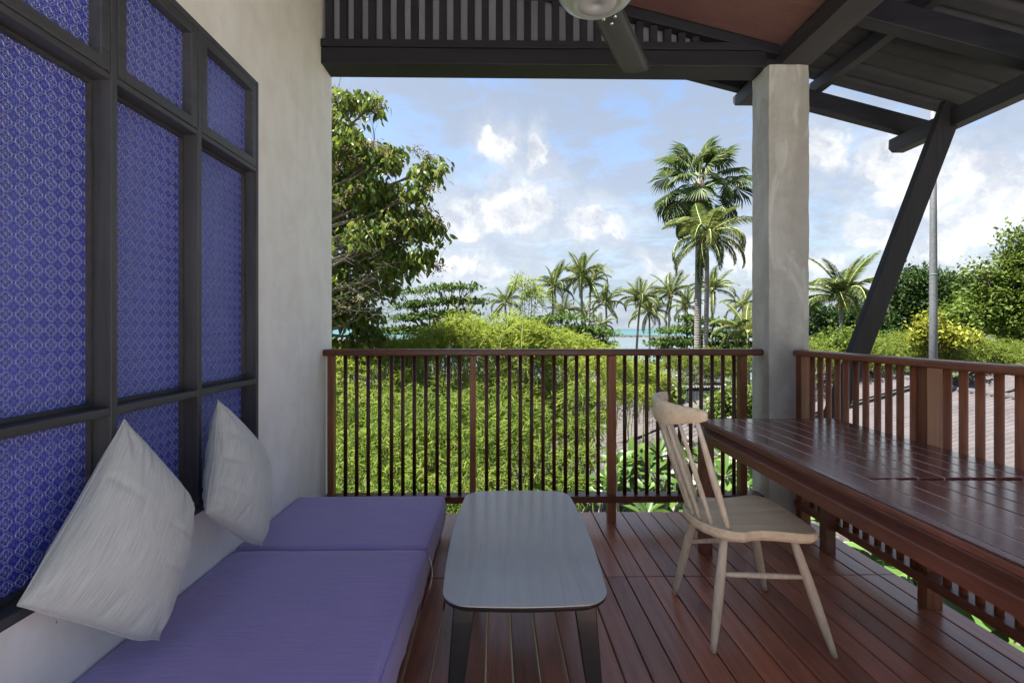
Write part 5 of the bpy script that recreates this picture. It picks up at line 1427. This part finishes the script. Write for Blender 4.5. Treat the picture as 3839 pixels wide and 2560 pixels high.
# right-hand roof: ridge runs away from us, slope falls toward us on the left
RX, RZ = 14.1, -.74
h1 = thing('neighbour_roof', 'large weathered corrugated roof seen through the side railing', 'roof', (RX-3, 13, -3.4))
def hb(parent, f): return f
roof_plane(h1, (RX, 8.2, RZ), (0, 1), (-1, 0), 7.6, 7.2, .28, rows=6)
ridge_caps(h1, (RX+.05, 8.2, RZ+.03), (RX+.05, 15.8, RZ+.03))
mb = MB(); mb.box(RX-6.8, RX+4, 8.6, 15.6, -3.6, -3.0+.25); mb.build('wall', 'house_wall', h1)
h2 = thing('neighbour_roof', 'farther corrugated roof just above the dark step, seen left of the post', 'roof', (RX-3, 19, -3.4))
roof_plane(h2, (RX, 15.9, RZ+.17), (0, 1), (-1, 0), 5.9, 7.6, .28, rows=6)
ridge_caps(h2, (RX+.05, 15.9, RZ+.20), (RX+.05, 21.8, RZ+.20))
mb = MB(); o_ = [(RX, RZ+.16), (RX-7.6, RZ+.16-.28*7.6), (RX-7.6, RZ-.02-.28*7.6), (RX, RZ-.02)]
mb.add([(x, 15.83, z) for x, z in o_]+[(x, 15.88, z) for x, z in o_], [(0, 1, 2, 3), (7, 6, 5, 4), (0, 4, 5, 1), (1, 5, 6, 2), (2, 6, 7, 3), (3, 7, 4, 0)]); mb.build('barge_board', 'black_void', h2)
mb = MB(); mb.box(RX-6.8, RX, 16.1, 21.4, -3.6, -3.0+.3); mb.build('wall', 'house_wall', h2)
h3 = thing('neighbour_roof', 'higher corrugated roof at the right edge behind the ridge of the large one', 'roof', (19, 16, -3.4))
roof_plane(h3, (20.0, 9.5, .15), (0, 1), (-1, 0), 8.5, 6.0, .26, rows=5)
mb = MB(); mb.box(14.9, 20, 9.9, 17.6, -3.4, -1.5); mb.build('wall', 'house_wall', h3)
# middle roof seen through the far railing
h4 = thing('neighbour_roof', 'pale corrugated roof close below, seen through the railing behind the chair', 'roof', (4, 11, -3.4))
al = Vector((.50, -.866)); dn = Vector((-.866, -.50)); ro = Vector((3.72, 13.0, -1.12))
roof_plane(h4, tuple(ro), tuple(al), tuple(dn), 8.0, 6.6, .185, lam=.19, amp=.044, rows=5)
ridge_caps(h4, ro+Vector((0, 0, .02)), ro+Vector((al.x*8, al.y*8, .02)), .10)
n2 = Vector((.866, .50)); roof_plane(h4, tuple(ro), tuple(al), tuple(n2), 8.0, 4.0, .3, lam=.19, amp=.044, rows=3)
mb = MB()
p = [ro+Vector((dn.x*s_, dn.y*s_, -.185*s_+z)) for s_, z in ((0, .03), (6.6, .03), (6.6, -.15), (0, -.15))]; q = [v_-Vector((al.x, al.y, 0))*.06 for v_ in p]
p = [v_-Vector((al.x, al.y, 0))*.01 for v_ in p]
mb.add(p+q, [(0, 1, 2, 3), (7, 6, 5, 4), (0, 4, 5, 1), (1, 5, 6, 2), (2, 6, 7, 3), (3, 7, 4, 0)]); mb.build('barge_board', 'roof_tile_dark', h4)
def rotbox(parent, o, al, dn, s0, s1, t0, t1, z0, z1, nm, mat):
    P_ = []
    for z in (z0, z1):
        for s_, t_ in ((s0, t0), (s1, t0), (s1, t1), (s0, t1)): P_.append((o.x+al.x*s_+dn.x*t_, o.y+al.y*s_+dn.y*t_, z))
    mb = MB(); mb.add(P_, [(0, 3, 2, 1), (4, 5, 6, 7), (0, 1, 5, 4), (1, 2, 6, 5), (2, 3, 7, 6), (3, 0, 4, 7)]); return mb.build(nm, mat, parent)
rotbox(h4, ro, al, dn, .3, 7.6, -3, 5.6, -3.5, -2.5, 'wall', 'house_wall')
h5 = thing('neighbour_roof', 'patch of pale roof showing through the thin bamboo, left of the sea gap', 'roof', (1.5, 17, -3.6))
ro5 = Vector((2.75, 17.5, -.95)); al5 = Vector((.35, -.937)); dn5 = Vector((-.937, -.35))
roof_plane(h5, tuple(ro5), tuple(al5), tuple(dn5), 6, 4.5, .22, rows=3)
n5 = -dn5; roof_plane(h5, tuple(ro5), tuple(al5), tuple(n5), 6, 3.0, .3, rows=2)
rotbox(h5, ro5, al5, dn5, .3, 5.6, -2.4, 4.0, -3.8, -2.2, 'wall', 'house_wall')

# dark pavilion with pale slats
pv_ = thing('pavilion', 'dark roofed pavilion with pale vertical slats behind the palm trunks', 'pavilion', W(2640, 1600, 24))
def slab(px0, px1, py0, py1, d, dep, nm, mat):
    a = W(px0, py0, d); b = W(px1, py1, d); mb = MB(); mb.box(a.x, b.x, a.y, a.y+dep, b.z, a.z); return mb.build(nm, mat, pv_)
def dark_roof(px0, px1, py, d, run, rise):
    a = W(px0, py, d); b = W(px1, py, d); mb = MB(); n_ = int((b.x-a.x)/.13*8); v = []
    for j in range(n_+1):
        x = a.x+(b.x-a.x)*j/n_; zz_ = .03*math.cos((x-a.x)/.13*6.283)
        v += [(x, a.y-.3, a.z+zz_), (x, a.y-.3, a.z+zz_+.05), (x, a.y-.3+run, a.z+zz_+rise), (x, a.y-.3+run, a.z+zz_+rise-.05)]
    f = []
    for j in range(n_):
        q = j*4; f += [(q, q+4, q+5, q+1), (q+1, q+5, q+6, q+2), (q+3, q+7, q+4, q)]
    mb.add(v, f); mb.build('corrugated_roof', 'roof_tile_dark', pv_)
dark_roof(2432, 2705, 1421, 26, 3.5, .12); dark_roof(2515, 2840, 1452, 23, 3.0, .10)
slab(2445, 2700, 1424, 1440, 26, .1, 'fascia', 'black_void'); slab(2525, 2840, 1455, 1468, 23, .1, 'fascia', 'black_void')
slab(2450, 2700, 1440, 1475, 26.4, .1, 'dark_wall', 'black_void'); slab(2560, 2840, 1468, 1560, 23.6, .1, 'dark_wall', 'black_void')
for (p0, p1, t_, b_, d) in ((2470, 2700, 1432, 1452, 25.8), (2562, 2640, 1466, 1518, 22.9), (2640, 2840, 1464, 1484, 22.9)):
    mb = MB(); px = p0
    while px < p1:
        a = W(px, t_, d); b = W(px+2.6, b_, d); mb.box(a.x, b.x, a.y, a.y+.03, b.z, a.z); px += 5.6
    o = mb.build('slats', 'white_slats', pv_); o['kind'] = 'stuff'
for px in (2530, 2600): slab(px, px+6, 1450, 1600, 23.2, .12, 'post', 'black_void')
# little slatted fence in front of the plumeria
fe = thing('slatted_fence', 'low pale slatted fence beyond the middle roof, left of the chair top', 'fence', W(2410, 1600, 16))
mb = MB(); px = 2345
for k in range(16):
    a = W(2352+k*7.2, 1503+k*1.2, 16); b = W(2355+k*7.2, 1545+k*1.2, 16); mb = MB(); mb.box(a.x, b.x, a.y, a.y+.03, b.z-.3, a.z); mb.build('slat', 'white_slats', fe)
mb = MB(); a = W(2345, 1500, 16); b = W(2470, 1506, 16); mb.box(a.x, b.x, a.y-.03, a.y+.05, b.z-.02, a.z+.03); mb.build('top_rail', 'roof_tile_dark', fe)

# grey street pole
pp = W(3499, 1300, 15.0)
mb = MB(); mb.tube([(pp.x, pp.y, -3.4), (pp.x, pp.y, 1.8), (pp.x, pp.y, 4.6), (pp.x, pp.y, 8.6)], [.125, .105, .09, .07], 18)
pole = thing('lamp_pole', 'tall grey galvanised pole right of the leaning brace', 'pole', (pp.x, pp.y, -3.4))
mb.build('shaft', 'galvanised', pole, smooth=True)
mb = MB()
for z in (2.85, 4.3): mb.lathe([(.113, z), (.116, z+.01), (.113, z+.03)], 18, (pp.x, pp.y, 0))
mb = MB(); mb.lathe([(.100, 2.86), (.106, 2.87), (.106, 2.89), (.098, 2.90)], 18, (pp.x, pp.y, 0)); mb.build('collar', 'galvanised', pole, smooth=True)
